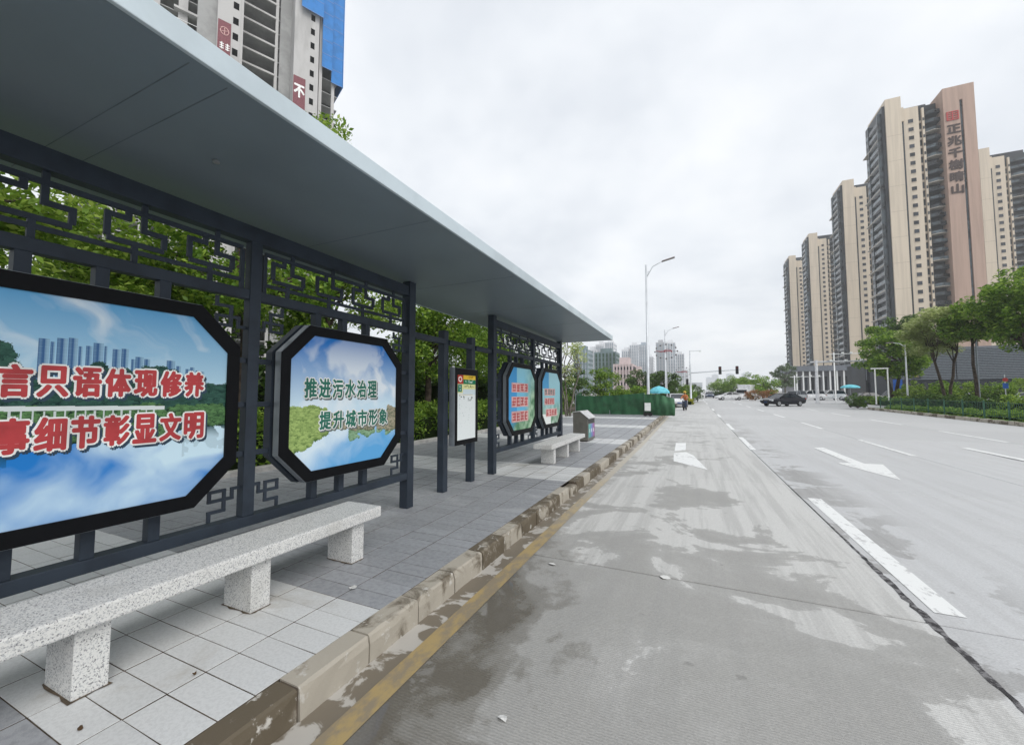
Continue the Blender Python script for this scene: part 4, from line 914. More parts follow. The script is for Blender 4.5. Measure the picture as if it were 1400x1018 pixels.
def decor_ring_fix(t, s):
    m = MB()
    m.tube([(s*1.25*math.cos(k*math.pi/24),-.12,s*.85*math.sin(k*math.pi/24)) for k in range(49)], s*.006, 5); m.build('hoop', 'decor_dark', t)
    MB().bar((-s*1.25,-.12,0),(s*1.25,-.12,0),.02,.02).build('crossbar', 'decor_dark', t)
d_ = decoration((-2.45+.0,43.5,gz(43)+6.2-.6), .85, 'red swirl ornament ringed with lanterns, high between the two lamps'); decor_ring_fix(d_, .85)
MB().lathe([(0,-5.6),(.06,-5.6),(.045,1.0),(0,1.0)],(0,.02,0),10).build('pole', 'steel_pole', d_)
d2 = decoration((-1.55,73,gz(73)+4.7), .95, 'smaller far red swirl ornament on a pole before the far towers'); decor_ring_fix(d2, .95)
MB().lathe([(0,-4.7),(.06,-4.7),(.045,1.0),(0,1.0)],(0,.02,0),10).build('pole', 'steel_pole', d2)
tl = thing('traffic_signal', (-.34,59,gz(59)), 'traffic signal mast with two dark lights on an arm over the road', 'traffic signal')
MB().lathe([(0,0),(.2,0),(.2,.05),(.13,.1),(.11,4.2),(.07,7.0),(0,7.0)],n=12).build('mast', 'steel_pole', tl, smooth=True)
MB().tube([(0,0,4.0),(3,0,4.15),(5.9,0,4.3)],[.09,.07,.045],8).build('arm', 'steel_pole', tl); MB().tube([(0,0,6.9),(1.35,0,6.95)],.035,6).build('camera_arm', 'steel_pole', tl)
MB().box(1.1,1.4,-.08,.08,6.78,6.9).build('camera_housing', 'white_paint', tl)
for x in (3.55,5.5):
    h_ = MB().box(x-.17,x+.17,-.12,.1,3.72,4.75).build('signal_head', 'dark_plastic', tl, bevel=.03)
    for q in range(3): MB().lathe([(0,0),(.1,0),(.12,.0),(.12,.02),(0,.02)],n=12).build('lens', 'signal_red' if q==2 else 'dark_plastic', h_).matrix_local = Matrix.Translation((x,-.121,3.9+q*.31)) @ Matrix.Rotation(R(90),4,'X')
MB().box(-.55,-.25,-.1,.1,2.4,3.2).build('signal_head', 'dark_plastic', tl)
fs_ = thing('road_sign', (.3,76,gz(76)), 'small grey road sign panel behind the signal mast', 'road sign'); MB().box(-1.1,1.1,-.03,.03,1.9,3.0).build('panel', 'steel_pole', fs_); MB().tube([(0,.05,0),(0,.05,3.0)],.06,8).build('post', 'steel_pole', fs_)
def gantry(loc, w_, H, label, mat='steel_pole', r=.1, cam_=True):
    t = thing('gantry_pole', loc, label, 'gantry'); MB().lathe([(0,0),(r*1.6,0),(r*1.6,.05),(r,.1),(r*.8,H),(0,H)],n=10).build('mast', mat, t, smooth=True)
    MB().tube([(-.6,0,H-.25),(w_,0,H-.25)],r*.5,8).build('arm', mat, t)
    for k in range(3): MB().box(w_*(.3+.3*k)-.1,w_*(.3+.3*k)+.1,-.3,.1,H-.22,H-.02).build('camera_housing', 'white_paint', t)
gantry((14.2,62,gz(62)), 5.0, 5.4, 'thick grey camera gantry just right of the black car', 'tower_grey', .2)
gantry((18.1,70,gz(70)), 3.2, 6.9, 'slim white camera pole before the colonnade', 'white_paint', .09)
gantry((14.9,78,gz(78)), 3.6, 4.0, 'short white camera pole left of the grey gantry', 'white_paint', .08)
gf = thing('white_gate_frame', (19.2,58,gz(58)), 'white square gate frame in front of the round crowned tree', 'gate frame')
for x in (-.55,.55): MB().box(x-.05,x+.05,-.05,.05,0,3.95).build('upright', 'white_paint', gf)
MB().box(-.9,.62,-.07,.07,3.951,4.08).build('crossbar', 'white_paint', gf)
for (x,y,H,lab) in ((25.6,55,6.6,'greenish lamp pole right of the slim tree'),(21.35,58,6.6,'plain grey lamp pole left of the layered tree')):
    t = thing('small_lamp', (x,y,gz(y)), lab, 'lamp post'); MB().lathe([(0,0),(.11,0),(.09,.2),(.06,H),(0,H)],n=10).build('pole','steel_pole' if x<25 else 'louvre',t); MB().tube([(0,0,H-.3),(-.4,0,H+.1),(-1.1,0,H+.25)],.03,6).build('arm','steel_pole',t); MB().box(-1.6,-1.0,-.08,.08,H+.2,H+.3).build('lamp_head','lamp_head',t)
bs = thing('blue_sign', (23.4,66,gz(66)), 'bright blue sign board beside the dark double trunk', 'sign'); MB().box(-.45,.45,-.04,.04,1.2,2.9).build('panel','blue_sign',bs); MB().tube([(0,.06,0),(0,.06,2.9)],.05,8).build('post','steel_pole',bs); MB().box(-.12,.12,-.05,-.041,1.5,2.5).build('mark','white_print',bs)
rs = thing('round_sign', (24.2,48.5,gz(48)), 'red and blue round road sign beside the twisted trunk', 'road sign'); MB().tube([(0,0,0),(0,0,2.9)],.035,8).build('post','steel_pole',rs); MB().lathe([(0,0),(.17,0),(.17,.03),(0,.03)],n=18).build('disc','sign_red',rs).matrix_local = Matrix.Translation((0,-.05,2.45)) @ Matrix.Rotation(R(90),4,'X'); MB().box(-.17,.17,-.06,-.04,1.7,2.15).build('plate','blue_sign',rs)
# green wire fence along the median: panels with bars
fence = thing('wire_fence', (15.05,22,gz(22)), 'dark green wire fence along the planted median', 'fence')
for k in range(13):
    y0 = k*2.0; z0 = SL*y0
    MB().box(-.025,.025,y0-.025,y0+.025,0+z0-.02,1.02+z0).build('post', 'fence_green', fence)
    if k < 12:
        m = MB(); z1 = SL*(y0+1)
        for q in (.16,.92): m.box(-.012,.012,y0+.026,y0+1.974,z1+q-.012,z1+q+.012)
        for q in range(13): m.box(-.006,.006,y0+.15*q+.09,y0+.15*q+.10,z1+.17,z1+.91)
        m.build('panel', 'fence_green', fence)

# ------------------------------------------------------------------ vehicles and riders
def car(label, loc, rz, paint, kind='sedan', group='cars in the junction', front=True):
    t = thing('car' if kind != 'truck' else 'truck', loc, label, 'car' if kind != 'truck' else 'truck', group, rz)
    if kind == 'sedan':  LN, W, H = 4.6, 1.8, 1.45; prof = [(-2.3,.55,.92),(-2.2,.30,.98),(-1.5,.22,1.02),(-.6,.2,1.0),(.9,.2,.97),(1.6,.22,.9),(2.15,.28,.75),(2.3,.42,.62)]; cab = [(-1.7,1.0,.0),(-.95,1.38,1),(-.25,1.43,1),(.35,1.38,1),(1.2,.96,0)]
    else:                LN, W, H = 4.6, 1.86, 1.7; prof = [(-2.3,.5,1.05),(-2.25,.32,1.1),(-1.5,.25,1.12),(-.6,.25,1.1),(.9,.25,1.08),(1.6,.27,1.02),(2.15,.32,.9),(2.3,.45,.72)]; cab = [(-2.2,1.1,.0),(-1.95,1.62,1),(-.3,1.7,1),(.4,1.62,1),(1.15,1.08,0)]
    hw = W/2; v = []; k = 8
    for x, zl, zt in prof:
        e_ = 1 - .10*max(0,(abs(x)-1.6)/.7)**2; zm = (zl+zt)/2
        for yy,zz in ((-.80,zl),(-.98,zl+.1),(-1.0,zm),(-.95,zt-.05),(-.80,zt),(.80,zt),(.95,zt-.05),(1.0,zm),(.98,zl+.1),(.80,zl)): v.append((x,yy*hw*e_,zz))
    k = 10; n = len(prof); f = [tuple(range(k)), tuple(range((n-1)*k,n*k))[::-1]] + [(i*k+j,i*k+(j+1)%k,(i+1)*k+(j+1)%k,(i+1)*k+j) for i in range(n-1) for j in range(k)]
    body = MB().add(v,f).build('body', paint, t, smooth=False, bevel=.02)
    v = []; zb = 0.9
    for x, zt, top in cab:
        wt = .70 if top else .88
        v += [(x,-hw*.9,min(zt,1.0)-.02),(x,-hw*wt,zt),(x,hw*wt,zt),(x,hw*.9,min(zt,1.0)-.02)]
    n = len(cab); f = [(i*4+j,i*4+j+1,(i+1)*4+j+1,(i+1)*4+j) for i in range(n-1) for j in range(3)] + [(0,1,2,3),((n-1)*4+3,(n-1)*4+2,(n-1)*4+1,(n-1)*4)]
    MB().add(v,f).build('windows', 'glass_dark', t)
    rf = MB(); xs_ = [c for c in cab if c[2]]
    rf.add([(x,s_*hw*.71,z+.012) for x,z,_ in xs_ for s_ in (-1,1)] + [(x,s_*hw*.71,z+.035) for x,z,_ in xs_ for s_ in (-1,1)], [(0,1,3,2),(2,3,5,4),(7,6,8,9),(9,8,10,11),(0,2,8,6),(2,4,10,8),(1,7,9,3),(3,9,11,5),(0,6,7,1),(4,5,11,10)]); rf.build('roof', paint, t)
    for s_ in (-1,1):
        for (x1,z1,x2,z2) in ((cab[0][0],.98,cab[1][0],cab[1][1]),(cab[-1][0],.96,cab[-2][0],cab[-2][1]),(-.25,.98,-.25,cab[2][1])): MB().bar((x1,s_*hw*.905,z1),(x2,s_*hw*.72,z2+.01),.05,.06).build('pillar', paint, t)
        for x in (-1.35,1.4):
            w_ = MB().lathe([(0,-.1),(.27,-.1),(.32,-.06),(.32,.06),(.27,.1),(0,.1)],n=18).build('wheel','tyre',t); w_.matrix_local = Matrix.Translation((x,s_*(hw-.08),.32)) @ Matrix.Rotation(R(90),4,'X')
            r_ = MB().lathe([(0,.0),(.2,.0),(.2,.012),(.05,.02),(0,.02)],n=14).build('rim','rim',w_); r_.matrix_local = Matrix.Translation((0,0,-s_*.101)) @ Matrix.Rotation(R(180 if s_>0 else 0),4,'X')
        zf = .66 if kind=='sedan' else .82
        MB().box(2.06,2.255,s_*hw*.72-.2,s_*hw*.72+.2,zf-.07,zf+.07).build('headlight','lamp_glass',t,bevel=.03); MB().box(-2.28,-2.17,s_*hw*.72-.18,s_*hw*.72+.18,.78,.92).build('tail_light','tail_red',t)
        MB().box(.75,.9,s_*(hw+.1)-.09,s_*(hw+.1)+.09,.98,1.10).build('mirror',paint,t,bevel=.02)
    MB().box(2.2,2.29,-.5,.5,.34,.52).build('grille','dark_plastic',t); MB().box(2.291,2.30,-.22,.22,.42,.53).build('number_plate','blue_sign',t)
    return t
def hd_(dx, dy): return math.atan2(dy, dx)
car('shiny black sedan turning at the junction, seen from its front left', (9.15,54,rz_(54)), hd_(-.81,-.585), 'car_black')
car('white sedan crossing the junction beyond the black one', (6.0,84,rz_(84)), hd_(-.95,-.2), 'car_white')
car('white car parked at the left kerb beyond the hoarding', (-1.75,49,rz_(49)+.0), hd_(.15,-1), 'car_white', group='cars at the left kerb')
car('grey blue sport utility car behind the black sedan', (14.4,76,rz_(76)), hd_(-.6,-.8), 'car_silver', 'suv')
car('white car left of the aqua parasol, first of the pair waiting right of the junction', (18.5,86,rz_(86)), hd_(-1,-.2), 'car_white', 'suv')
car('white car right of its twin, beyond the grey gantry', (21.6,87,rz_(87)), hd_(-1,-.25), 'car_white', 'suv')
car('dark car under the aqua parasol, right of the junction', (20.6,68,rz_(68)), hd_(-1,-.35), 'car_black')
car('silver car beyond the low shrubs, below the round crowned tree', (22.6,64.5,rz_(64)), hd_(-1,-.5), 'car_silver', 'suv', 'cars beyond the median')
car('white van like car below the wall sign', (26.2,62.5,rz_(62)), hd_(-1,-.5), 'car_white', 'suv', 'cars beyond the median')
car('white car behind the slim tree', (29.5,58,rz_(58)), hd_(-1,-.5), 'car_white', 'sedan', 'cars beyond the median')
car('white car at the right edge behind the hedge', (27.5,45,rz_(45)+.1), hd_(-.9,-.6), 'car_white', 'sedan', 'cars beyond the median')
car('tiny distant dark car far up the road', (3.4,105,rz_(105)), hd_(0,-1), 'car_blue', 'sedan', 'distant cars')
tk = thing('truck', (9.2,92,rz_(92)), 'white box truck facing the camera beyond the junction', 'truck', None, hd_(-.35,-1))
MB().box(.4,2.0,-1.0,1.0,.55,2.0).build('cab','car_white',tk,bevel=.08); MB().box(-3.6,.35,-1.1,1.1,.75,2.9).build('cargo_box','car_white',tk,bevel=.03); MB().box(2.001,2.01,-.9,.9,1.2,1.85).build('windscreen','glass_dark',tk); MB().box(2.001,2.02,-.7,.7,.62,.85).build('grille','dark_plastic',tk)
for x in (1.3,-2.5):
    for s_ in (-1,1): MB().lathe([(0,-.12),(.4,-.12),(.42,0),(.4,.12),(0,.12)],n=16).build('wheel','tyre',tk).matrix_local = Matrix.Translation((x,s_*.9,.42)) @ Matrix.Rotation(R(90),4,'X')
for s_ in (-1,1): MB().box(2.001,2.02,s_*.8-.12,s_*.8+.12,.9,1.08).build('headlight','lamp_glass',tk)

def scooter(loc, rz, label, paint):
    t = thing('motor_scooter', loc, label, 'scooter', 'motor scooters on the road', rz)
    for x in (-.55,.6): w_ = MB().lathe([(0,-.05),(.2,-.05),(.24,0),(.2,.05),(0,.05)],n=16).build('wheel','tyre',t); w_.matrix_local = Matrix.Translation((x,0,.24)) @ Matrix.Rotation(R(90),4,'X')
    MB().add([(-.75,-.14,.45),(-.75,.14,.45),(-.1,.16,.42),(-.1,-.16,.42),(-.7,-.13,.68),(-.7,.13,.68),(-.05,.13,.70),(-.05,-.13,.70)],[(0,1,2,3),(7,6,5,4),(0,3,7,4),(1,5,6,2),(2,6,7,3),(0,4,5,1)]).build('body',paint,t,bevel=.04)
    MB().box(-.12,.38,-.15,.15,.24,.32).build('footboard','dark_plastic',t,bevel=.02); MB().add([(.36,-.17,.3),(.36,.17,.3),(.5,.15,.9),(.5,-.15,.9),(.42,-.19,.3),(.42,.19,.3),(.56,.12,.9),(.56,-.12,.9)],[(3,2,1,0),(4,5,6,7),(0,1,5,4),(2,3,7,6),(1,2,6,5),(0,4,7,3)]).build('front_shield',paint,t,bevel=.02)
    MB().tube([(.6,0,.24),(.45,0,.98)],.03,8).build('steering_column','dark_plastic',t); MB().tube([(.36,-.33,1.02),(.45,0,.98),(.36,.33,1.02)],.018,8).build('handlebar','dark_plastic',t); MB().box(-.68,-.02,-.13,.13,.701,.76).build('seat','dark_plastic',t,bevel=.02); MB().lathe([(0,0),(.07,0),(.06,.04),(0,.05)],n=10).build('headlight','lamp_glass',t).matrix_local = Matrix.Translation((.55,0,.9)) @ Matrix.Rotation(R(90),4,'Y')
    return t
def rider(loc, rz, label, top, legs_, helmet):
    t = thing('person', loc, label, 'person', None, rz)
    V = [(-.22,0,.84),(-.20,0,1.02),(-.16,0,1.22),(-.13,0,1.36),(-.09,0,1.46),(-.06,0,1.58),     # pelvis..head
         (-.14,.19,1.33),(.06,.27,1.12),(.32,.29,1.06),(-.14,-.19,1.33),(.06,-.27,1.12),(.32,-.29,1.06),
         (-.2,.11,.80),(.16,.13,.78),(.12,.12,.40),(.26,.12,.34),(-.2,-.11,.80),(.16,-.13,.78),(.12,-.12,.40),(.26,-.12,.34)]
    E_ = [(0,1),(1,2),(2,3),(3,4),(4,5),(3,6),(6,7),(7,8),(3,9),(9,10),(10,11),(0,12),(12,13),(13,14),(14,15),(0,16),(16,17),(17,18),(18,19)]
    rad = [.15,.14,.16,.12,.055,.10,.07,.05,.035,.07,.05,.035,.095,.075,.05,.045,.095,.075,.05,.045]
    me = bpy.data.meshes.new('body'); me.from_pydata(V,E_,[]); 
    for m_n in (top,legs_,'skin'): me.materials.append(MT[m_n])
    o = link('body', me, t); o.modifiers.new('Skin','SKIN'); 
    for i,sv in enumerate(me.skin_vertices[0].data): sv.radius = (rad[i],rad[i]); sv.use_root = (i==0)
    sb = o.modifiers.new('Subsurf','SUBSURF'); sb.levels = 2; sb.render_levels = 2
    dg = bpy.context.evaluated_depsgraph_get(); dg.update(); m2 = bpy.data.meshes.new_from_object(o.evaluated_get(dg)); o.modifiers.clear(); o.data = m2
    m2.materials.clear()
    for m_n in (top,legs_,'skin'): m2.materials.append(MT[m_n])
    for p in m2.polygons:
        c = p.center; p.use_smooth = True
        p.material_index = 2 if (c.z > 1.45 or (c.x > .24 and c.z > .95)) else (1 if c.z < .93 else 0)
    MB().lathe([(.0,.15),(.07,.14),(.12,.08),(.135,0),(.13,-.05),(.115,-.05)],(-.06,0,1.62),14).build('helmet',helmet,t,smooth=True)
    MB().box(.04,.075,-.05,.05,1.55,1.60).build('visor','glass_dark',t)
    return t
scooter((-.75,40,rz_(40)), hd_(-.15,-1), 'dark motor scooter ridden towards the camera past the hoarding', 'car_blue')
rider((-.75,40,rz_(40)), hd_(-.15,-1), 'scooter rider in orange and yellow top and dark trousers', 'orange_cloth', 'navy_cloth', 'yellow_cloth')
scooter((.55,70,rz_(70)), hd_(0,-1), 'pale motor scooter much farther off at the left road corner', 'car_white')
rider((.55,70,rz_(70)), hd_(0,-1), 'distant scooter rider in white top at the road corner', 'white_cloth', 'navy_cloth', 'white_cloth')
scooter((14.6,50.5,gz(50)-.1), hd_(-.8,-.6), 'parked scooter at the end of the planted median', 'car_white')
scooter((15.4,52.0,gz(52)-.12), hd_(-.8,-.6), 'second parked scooter, nearer the gate frame', 'car_blue')

# ------------------------------------------------------------------ brown and cream towers on the right
def tower(X, Y, H, label, wc=5.2, ww=5.8, wb=4.2, wp=7.8, D=15.5, pink=True, sign=False, FH=3.05):
    z0 = rz_(Y); t = thing('apartment_tower', (X,Y,z0), label, 'tower', 'cream and brown apartment towers'); H = H - z0
    nf = int((H-4)/FH); xw = wc + .8; xb = xw + ww; xp = xb + wb - (1.2 if pink else 0)
    # cream front pier with its dark slit
    MB().box(0.9,wc,0,D,0,H).build('wall','cream',t); MB().box(wc+.001,wc+.8,.9,D,0,H-9).build('slit','balcony_dark',t); MB().box(wc+.001,wc+.8,.45,D,H-8.999,H-4).build('wall','cream',t)
    ln = MB()
    for k in range(1,int(H/ (FH*3))): ln.box(.899,wc+.001,-.012,.05,k*FH*3,k*FH*3+.10)
    ln.build('joint_lines','cream_line',t)['kind'] = 'stuff'
    # windowed cream wall, set back
    MB().box(xw,xb-1.5,1.6,D-.5,0,H-4).build('wall','cream',t); MB().box(xb-1.499,xb-.6,2.4,D-1,0,H-5).build('slit','balcony_dark',t); MB().box(xb-.599,xb,1.6,D-1,0,H-5).build('wall','cream',t)
    wn = MB(); sw = MB(); fr = MB()
    for k in range(nf-1):
        z = k*FH + 1.1; cx = xw + (ww-1.5)*.5
        wn.box(cx-.65,cx+.65,1.5,1.598,z,z+1.35); fr.box(cx-.72,cx+.72,1.45,1.499,z-.1,z-.001); sw.box(xb-1.45,xb-.65,2.0,2.399,z-.4,z+.35); wn.box(xb-.5,xb-.1,1.5,1.598,z,z+1.0)
    tag(wn.build('windows','win_dark',t), kind='stuff'); tag(sw.build('spandrels','cream_line',t), kind='stuff'); tag(fr.build('sills','cream',t), kind='stuff')
    # glazed balcony stack between the wings
    MB().box(xb+.001,xb+wb,4.2,D-1,0,H-3).build('recess_wall','balcony_dark',t)
    bl, gl = MB(), MB()
    for k in range(nf):
        z = k*FH; bl.add([(xb+.05,2.4,z),(xb+wb*.55,1.2,z),(xb+wb-.05,1.7,z),(xb+wb-.05,4.199,z),(xb+.05,4.199,z)]+[(xb+.05,2.4,z+.22),(xb+wb*.55,1.2,z+.22),(xb+wb-.05,1.7,z+.22),(xb+wb-.05,4.199,z+.22),(xb+.05,4.199,z+.22)], [(4,3,2,1,0),(5,6,7,8,9),(0,1,6,5),(1,2,7,6),(2,3,8,7),(4,0,5,9)], 1 if k%3 else 0)
        gl.add([(xb+.1,2.45,z+.221),(xb+wb*.55,1.25,z+.221),(xb+wb-.1,1.75,z+.221),(xb+.1,2.45,z+1.25),(xb+wb*.55,1.25,z+1.25),(xb+wb-.1,1.75,z+1.25),(xb+.1,2.5,z+.221),(xb+wb*.55,1.3,z+.221),(xb+wb-.1,1.8,z+.221),(xb+.1,2.5,z+1.25),(xb+wb*.55,1.3,z+1.25),(xb+wb-.1,1.8,z+1.25)], [(0,1,4,3),(1,2,5,4),(7,6,9,10),(8,7,10,11),(3,4,10,9),(4,5,11,10)])
    tag(bl.build('balcony_slabs',['slab_edge','balcony_dark'],t), kind='stuff'); tag(gl.build('balcony_glazing','balcony_glass',t), kind='stuff')
    # glazed flank towards the road
    MB().box(.1,.899,.6,D,0,H-2).build('flank_wall','balcony_dark',t); bl, gl, ps = MB(), MB(), MB()
    for k in range(nf):
        z = k*FH; bl.box(-.9,.099,2.2,9.6,z,z+.14); gl.box(-.86,-.80,2.25,9.55,z+.201,z+1.2); gl.box(0,.099,10.2,D-.2,z+.9,z+2.5)
        if k%3==0: ps.box(-1.1,.098,1.9,D,z+.201,z+.5)
    tag(bl.build('balcony_slabs','tower_grey',t), kind='stuff'); tag(gl.build('balcony_glazing','balcony_glass',t), kind='stuff'); tag(ps.build('string_courses','slab_edge',t), kind='stuff')
    for y_ in (1.55,9.8): MB().box(-1.05,.0985,y_,y_+.33,0,H-4).build('fin','balcony_glass',t)
    MB().box(xw,xb+wb,D-5,D-1.5,H-3.99,H+1.0).build('plant_room','balcony_dark',t)
    if pink:
        MB().box(xp+1.2,xp+1.2+wp*.52,-.2,D-2,0,H-1.0).build('wing_wall','pinkwall',t); MB().box(xp+1.2+wp*.52+.001,xp+1.2+wp*.62,.25,D-2,0,H-6).build('slit','balcony_glass',t); MB().box(xp+1.2+wp*.52+.001,xp+1.2+wp*.62,-.2,D-2,H-5.999,H-1.0).build('wing_wall','pinkwall',t)
        MB().box(xp+1.2+wp*.62+.001,xp+1.2+wp,-.2,D-2,0,H-1.0).build('wing_wall','pinkwall',t)
        if sign:
            cx = xp+1.2+wp*.27; zz = H - 11.2; s_ = 3.0; m = MB()
            for q in (-1.5,1.3): m.box(cx-1.5,cx+1.5,-.45,-.21,zz+q,zz+q+.25)
            for q in (-1.5,-.15,1.25): m.box(cx+q,cx+q+.26,-.47,-.21,zz-1.5,zz+1.55)
            for q in (-.75,.0,.7): m.box(cx-1.25,cx-.3,-.46,-.21,zz+q-.1,zz+q+.12); m.box(cx+.3,cx+1.2,-.46,-.21,zz+q-.1,zz+q+.12)
            m.build('seal_sign','sign_red',t)
            for q,ch in enumerate('正兆千樹晴山'):
                v, f = glyphs(ch, 3.5, 1.05); v, f = bolden(v, f, .13, 8); v[:,2] *= 300; zc = zz - 4.6 - q*4.15
                if len(v):
                    m = MB(); x_ = cx + .15
                    n_ = len(v); m.add([(x_+a,-.40-q9,zc+b) for a,b,q9 in v]+[(x_+a,-.23,zc+b) for a,b,_ in v], f+[tuple(i+n_ for i in q_)[::-1] for q_ in f]); m.build('sign_character','sign_brown',t)
    return t
tower(63.9,181,107,'tallest brown and cream tower carrying the vertical sign', sign=True)
tower(69.0,245,108,'second tower of the row, directly left of the one with the sign', wc=5.4)
tower(70.8,318,108,'third tower of the row, counted from the one with the sign', wc=5.6)
tower(67.4,360,107,'farthest and leftmost tower of the brown row')
tower(113.2,235,107,'tower at the right edge, partly hidden behind the one with the sign', wc=4.2, wb=9, pink=False)

# ------------------------------------------------------------------ podium buildings on the right
pb_ = thing('colonnade_building', (29,150,gz(150)), 'long low building with white columns below the towers', 'building')
MB().box(0,19,3,22,0,7.4).build('wall','podium_wall',pb_); MB().box(-1,20,0,23,7.401,9.0).build('roof','podium_roof',pb_)
for k in range(12): MB().box(.2+k*1.68,.55+k*1.68,.3,.7,0,7.4).build('column','white_paint',pb_)
for k in range(11): MB().box(.8+k*1.68,1.9+k*1.68,2.9,2.999,.3,5.8).build('window','win_dark',pb_)
gb = thing('glass_building', (36.2,118,gz(118)), 'dark glass fronted low building between the colonnade and the louvred wall', 'building')
MB().box(0,8.2,0,12,0,7.6).build('wall','balcony_dark',gb)
for k in range(10): MB().box(.1+k*.88,.22+k*.88,-.15,-.001,3.8,7.4).build('mullion','podium_roof',gb)
MB().box(-.2,8.4,-.3,12,7.601,8.2).build('roof','podium_roof',gb)
for k in range(4): MB().box(.4+k*2,2.1+k*2,-.08,-.001,.2,3.3).build('window','glass_dark',gb)
lv = thing('louvred_building', (33.6,95,gz(95)), 'wide dark grey building front of horizontal louvres with a small vertical sign', 'building')
MB().box(0,17.5,.3,12,0,8.7).build('wall','louvre_gap',lv); MB().box(-.1,17.6,.25,12.1,8.701,9.0).build('roof','podium_roof',lv)
for k in range(19):
    for (a,b) in ((.05,7.9),(8.05,17.4)): MB().box(a,b,0,.299,3.4+k*.28,3.4+k*.28+.17).build('louvre','louvre',lv)
MB().box(2.0,3.3,-.08,-.001,3.5,7.2).build('sign_panel','louvre_gap',lv)
for k in range(4):
    m = MB(); c0 = 6.7-k*.8
    for q in range(3): m.box(2.35,2.95,-.12,-.0805,c0-.2*q-.05,c0-.2*q+.02)
    m.box(2.6,2.7,-.125,-.0805,c0-.45,c0+.1); m.build('sign_character','gold',lv)
for k in range(6): MB().box(.6+k*2.8,2.6+k*2.8,.1,.299,.2,2.9).build('window','glass_dark',lv)

# ------------------------------------------------------------------ raw concrete tower on the left
CT = thing('unfinished_tower', (-75,45,0), 'raw concrete high rise under construction with blue netting, left behind the shelter', 'tower', None, R(90-25))
# local x runs along the facade away from the camera, local y points into the building
def ct(name, mat, *b, parent=None): 
    m = MB()
    for q in b: m.box(*q)
    return m.build(name, mat, parent or CT)
HT = 98; FH = 3.0
ct('wall','concrete_raw',(-4.4,-1.0,0,12,0,HT)); ct('wall','concrete_raw',(8.0,12.6,0,12,0,HT))
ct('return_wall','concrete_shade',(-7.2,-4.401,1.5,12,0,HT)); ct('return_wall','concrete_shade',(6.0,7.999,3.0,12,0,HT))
ct('rear_wall','void',(-22,6,9.5,20,0,HT)); ct('rear_wall','void',(12.601,17,5,20,0,HT))  # blackened to paint the dim inside of the open floors
ct('column','concrete_raw',(12.9,13.5,.6,1.2,0,HT)); ct('column','concrete_raw',(15.6,16.2,1.2,1.8,0,HT)); ct('column','concrete_raw',(5.2,5.7,3.2,3.7,0,HT)); ct('column','concrete_raw',(-1.0+.001,-.5,.2,.8,0,HT))
for a in (-21.5,-17.5,-13.5,-9.8): ct('column','concrete_raw',(a,a+1.3,2.0,3.2,0,HT))
for k in range(1,33):
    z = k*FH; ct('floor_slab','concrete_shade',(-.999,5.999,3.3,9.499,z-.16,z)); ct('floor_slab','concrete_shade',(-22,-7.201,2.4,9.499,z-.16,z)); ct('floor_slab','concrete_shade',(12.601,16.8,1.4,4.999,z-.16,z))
    if 13 <= k:
        ct('window','void',(-2.1,-1.25,-.03,-.001,z+.9,z+2.2)); ct('window','void',(11.0,11.75,-.03,-.001,z+.9,z+2.2))  # flat panels on the wall; the dark of the holes is painted
    if k > 12:
        ct('edge_beam','concrete_raw',(-.5,5.2,3.0,3.299,z-.35,z+.02)); ct('balcony_wall','concrete_raw',(-10.4,-7.202,1.2,2.399,z-.25,z+.15)) if k%2 else ct('guard_rail','white_paint',(-10.4,-7.202,1.3,1.36,z+.95,z+1.03))
    else: ct('guard_rail','white_paint',(-22,-7.202,2.2,2.26,z+.85,z+.93)); ct('guard_rail','white_paint',(-22,-7.202,2.2,2.26,z+.4,z+.46))
def banner(x0,x1,z0,z1): return ct('banner','banner',(x0,x1,-.08,-.031,z0,z1))
b1 = banner(-4.3,-2.35,60.5,69.5); b2 = banner(8.05,10.25,57,65.6)
m = MB(); m.tube([(-3.3+.62*math.cos(k*math.pi/12),-.10,67.6+.72*math.sin(k*math.pi/12)) for k in range(25)],.09,6); m.tube([(-3.3,-.10,67.0),(-3.3,-.10,68.2)],.08,6); m.tube([(-3.75,-.10,67.4),(-2.85,-.10,67.8)],.07,6); m.build('emblem','pink_print',b1)
for x in (-3.95,-3.1):
    m = MB()
    for q in range(3): m.box(x,x+.62,-.12,-.081,64.2+q*.42,64.38+q*.42)
    m.box(x+.22,x+.38,-.13,-.081,64.1,65.4); m.build('lettering','white_print',b1)
v, f = glyphs('不', 2.6, .75); v, f = bolden(v, f, .10, 8); v[:,2] *= 200; m = MB(); m.add([(9.15+a,-.10-q9,62.6+b*1.15) for a,b,q9 in v], f); m.build('lettering','white_print',b2)
for (x0,x1,y,zb) in ((9.0,13.2,-1.0,80),(13.2,15.3,-.3,70),(15.3,17.6,.4,68)):
    nb_ = ct('safety_net','blue_net',(x0,x1-.05,y,y+.12,zb,HT+4)); 
    for k in range(int((HT-zb)/3)+1): ct('net_seam','blue_print',(x0,x1-.05,y-.03,y-.001,zb+k*3,zb+k*3+.08),parent=nb_)
ct('safety_net','blue_net',(17.61,17.75,.4,14,68,HT+4)); ct('safety_net','blue_net',(8.0,8.95,-.9,-.8,86,HT+4))

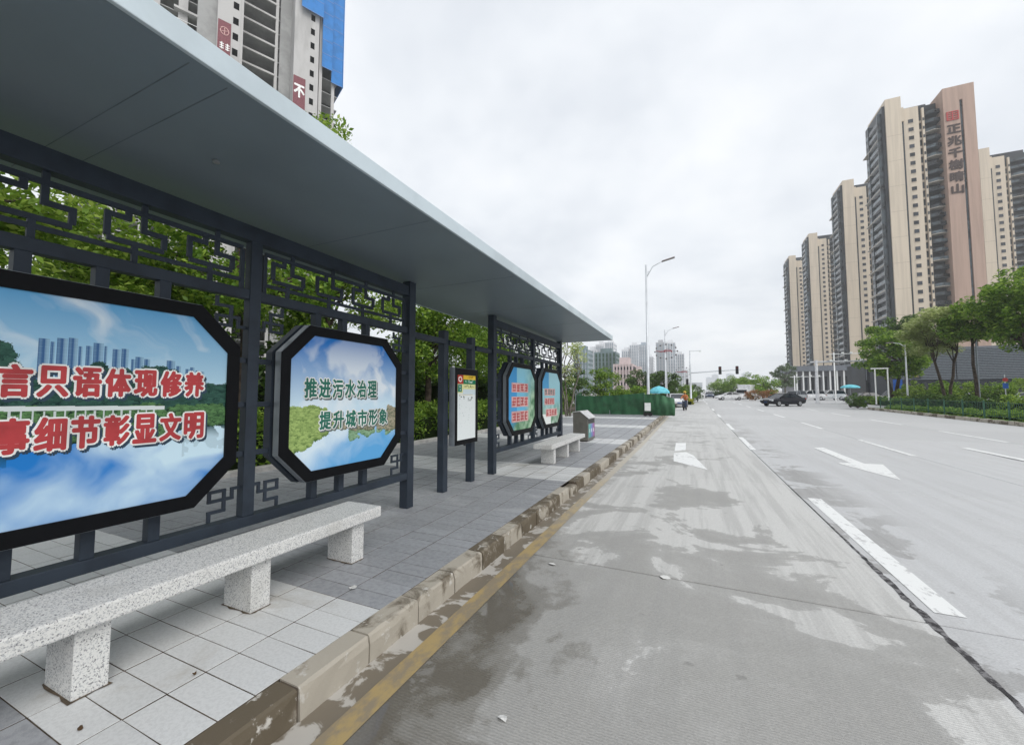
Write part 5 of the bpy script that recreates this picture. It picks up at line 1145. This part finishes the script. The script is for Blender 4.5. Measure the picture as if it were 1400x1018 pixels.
# ------------------------------------------------------------------ far skyline
def block(X0, X1, Y, H, mat, wmat, label, D=16, cols=4, name='far_tower', group='far towers', fh=3.2):
    z0 = rz_(Y); t = thing(name, ((X0+X1)/2,Y,z0), label, 'tower' if name!='low_block' else 'building', group); W = X1-X0; h = H - z0
    MB().box(-W/2,W/2,0,D,0,h).build('wall',mat,t); n = int(h/fh); m = MB(); cw = W/cols
    for c in range(cols):
        for k in range(n): m.box(-W/2+cw*(c+.25),-W/2+cw*(c+.7),-.25,-.01,k*fh+(.8 if name=='low_block' else .25),k*fh+(2.0 if name=='low_block' else 3.0))
    for c in range(max(2,int(D/4))):
        for k in range(n): m.box(W/2+.01,W/2+.2,c*4+.8,c*4+2.6,k*fh+.8,k*fh+2.3)
    tag(m.build('windows',wmat,t), kind='stuff'); MB().box(-W*.3,W*.25,D*.3,D*.7,h+.01,h+3).build('plant_room',mat,t)
    f_ = MB()
    for c in range(cols+1): f_.box(-W/2+cw*c-.25,-W/2+cw*c+.25,-.8,-.26,0,h)
    tag(f_.build('fins',mat,t), kind='stuff')
    return t
block(-71.8,-63.0,260,31.6,'tower_teal','tower_blue','dark glass tower just right of the last shelter post')
block(-81,-72,330,39.2,'tower_white','tower_grey','pale tower left of the netted tower')
block(-73,-66.5,332,43.5,'tower_white','tower_blue','tall pale tower behind the left of the netted one')
block(-66.4,-59.5,336,45.5,'tower_white','tower_blue','highest pale tower above the netted one')
block(-64.9,-49.7,290,32.5,'tower_teal','green_net','broad tower wrapped in teal green netting', cols=6)
pk = block(-30,-22.6,170,14.4,'pink_block','win_dark','pale pink low apartment block behind the lamp post', cols=6, name='low_block', group='low blocks', D=14)
block(-22.5,-19.4,171,10.6,'pink_block','win_dark','lower wing right of the pink apartment block', cols=3, name='low_block', group='low blocks')
block(-70.8,-62.5,450,51.5,'tower_white','tower_blue','pale tower at the left of the middle skyline cluster')
block(-62.4,-53.5,450,56,'tower_white','tower_blue','tallest striped tower of the middle skyline cluster')
block(-53.4,-44,455,56.5,'tower_blue','tower_white','blue grey tower just left of the near lamp post')
block(-49,-42.6,500,47,'tower_white','tower_grey','narrow pale tower right of the near lamp post')
block(-32.8,-24.7,420,53.5,'tower_grey','tower_blue','grey tower behind the swirl ornament', cols=3)
block(-24.5,-15.3,421,53,'tower_white','tower_blue','tall pale and blue tower right of the farther lamp')
block(-17.7,-8.8,480,47.3,'tower_white','tower_blue','pale tower left of the signal mast')
block(-11.5,-5.9,600,36.5,'tower_white','tower_grey','small distant tower beside the signal mast')
block(-40,-34,640,42,'tower_white','tower_grey','distant tower between the skyline clusters')
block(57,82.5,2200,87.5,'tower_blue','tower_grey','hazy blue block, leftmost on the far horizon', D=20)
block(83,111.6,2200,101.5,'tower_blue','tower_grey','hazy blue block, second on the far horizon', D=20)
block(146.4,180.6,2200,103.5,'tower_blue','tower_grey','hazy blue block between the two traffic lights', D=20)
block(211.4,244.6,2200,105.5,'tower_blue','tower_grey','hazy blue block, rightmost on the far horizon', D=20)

# ------------------------------------------------------------------ haze
hz = MB().box(-1600,1600,-70,2650,-1.6,135).build('haze','paper'); hz.data.materials.clear()
hm = bpy.data.materials.new('haze'); hm.use_nodes = True; t = hm.node_tree; t.nodes.clear()
pv_ = nd(t,'ShaderNodeVolumePrincipled',Color=(0.97,0.985,1.0),Density=0.00042,Anisotropy=0.2); out = nd(t,'ShaderNodeOutputMaterial',Volume=pv_.outputs[0])
hz.data.materials.append(hm); tag(hz, kind='stuff')
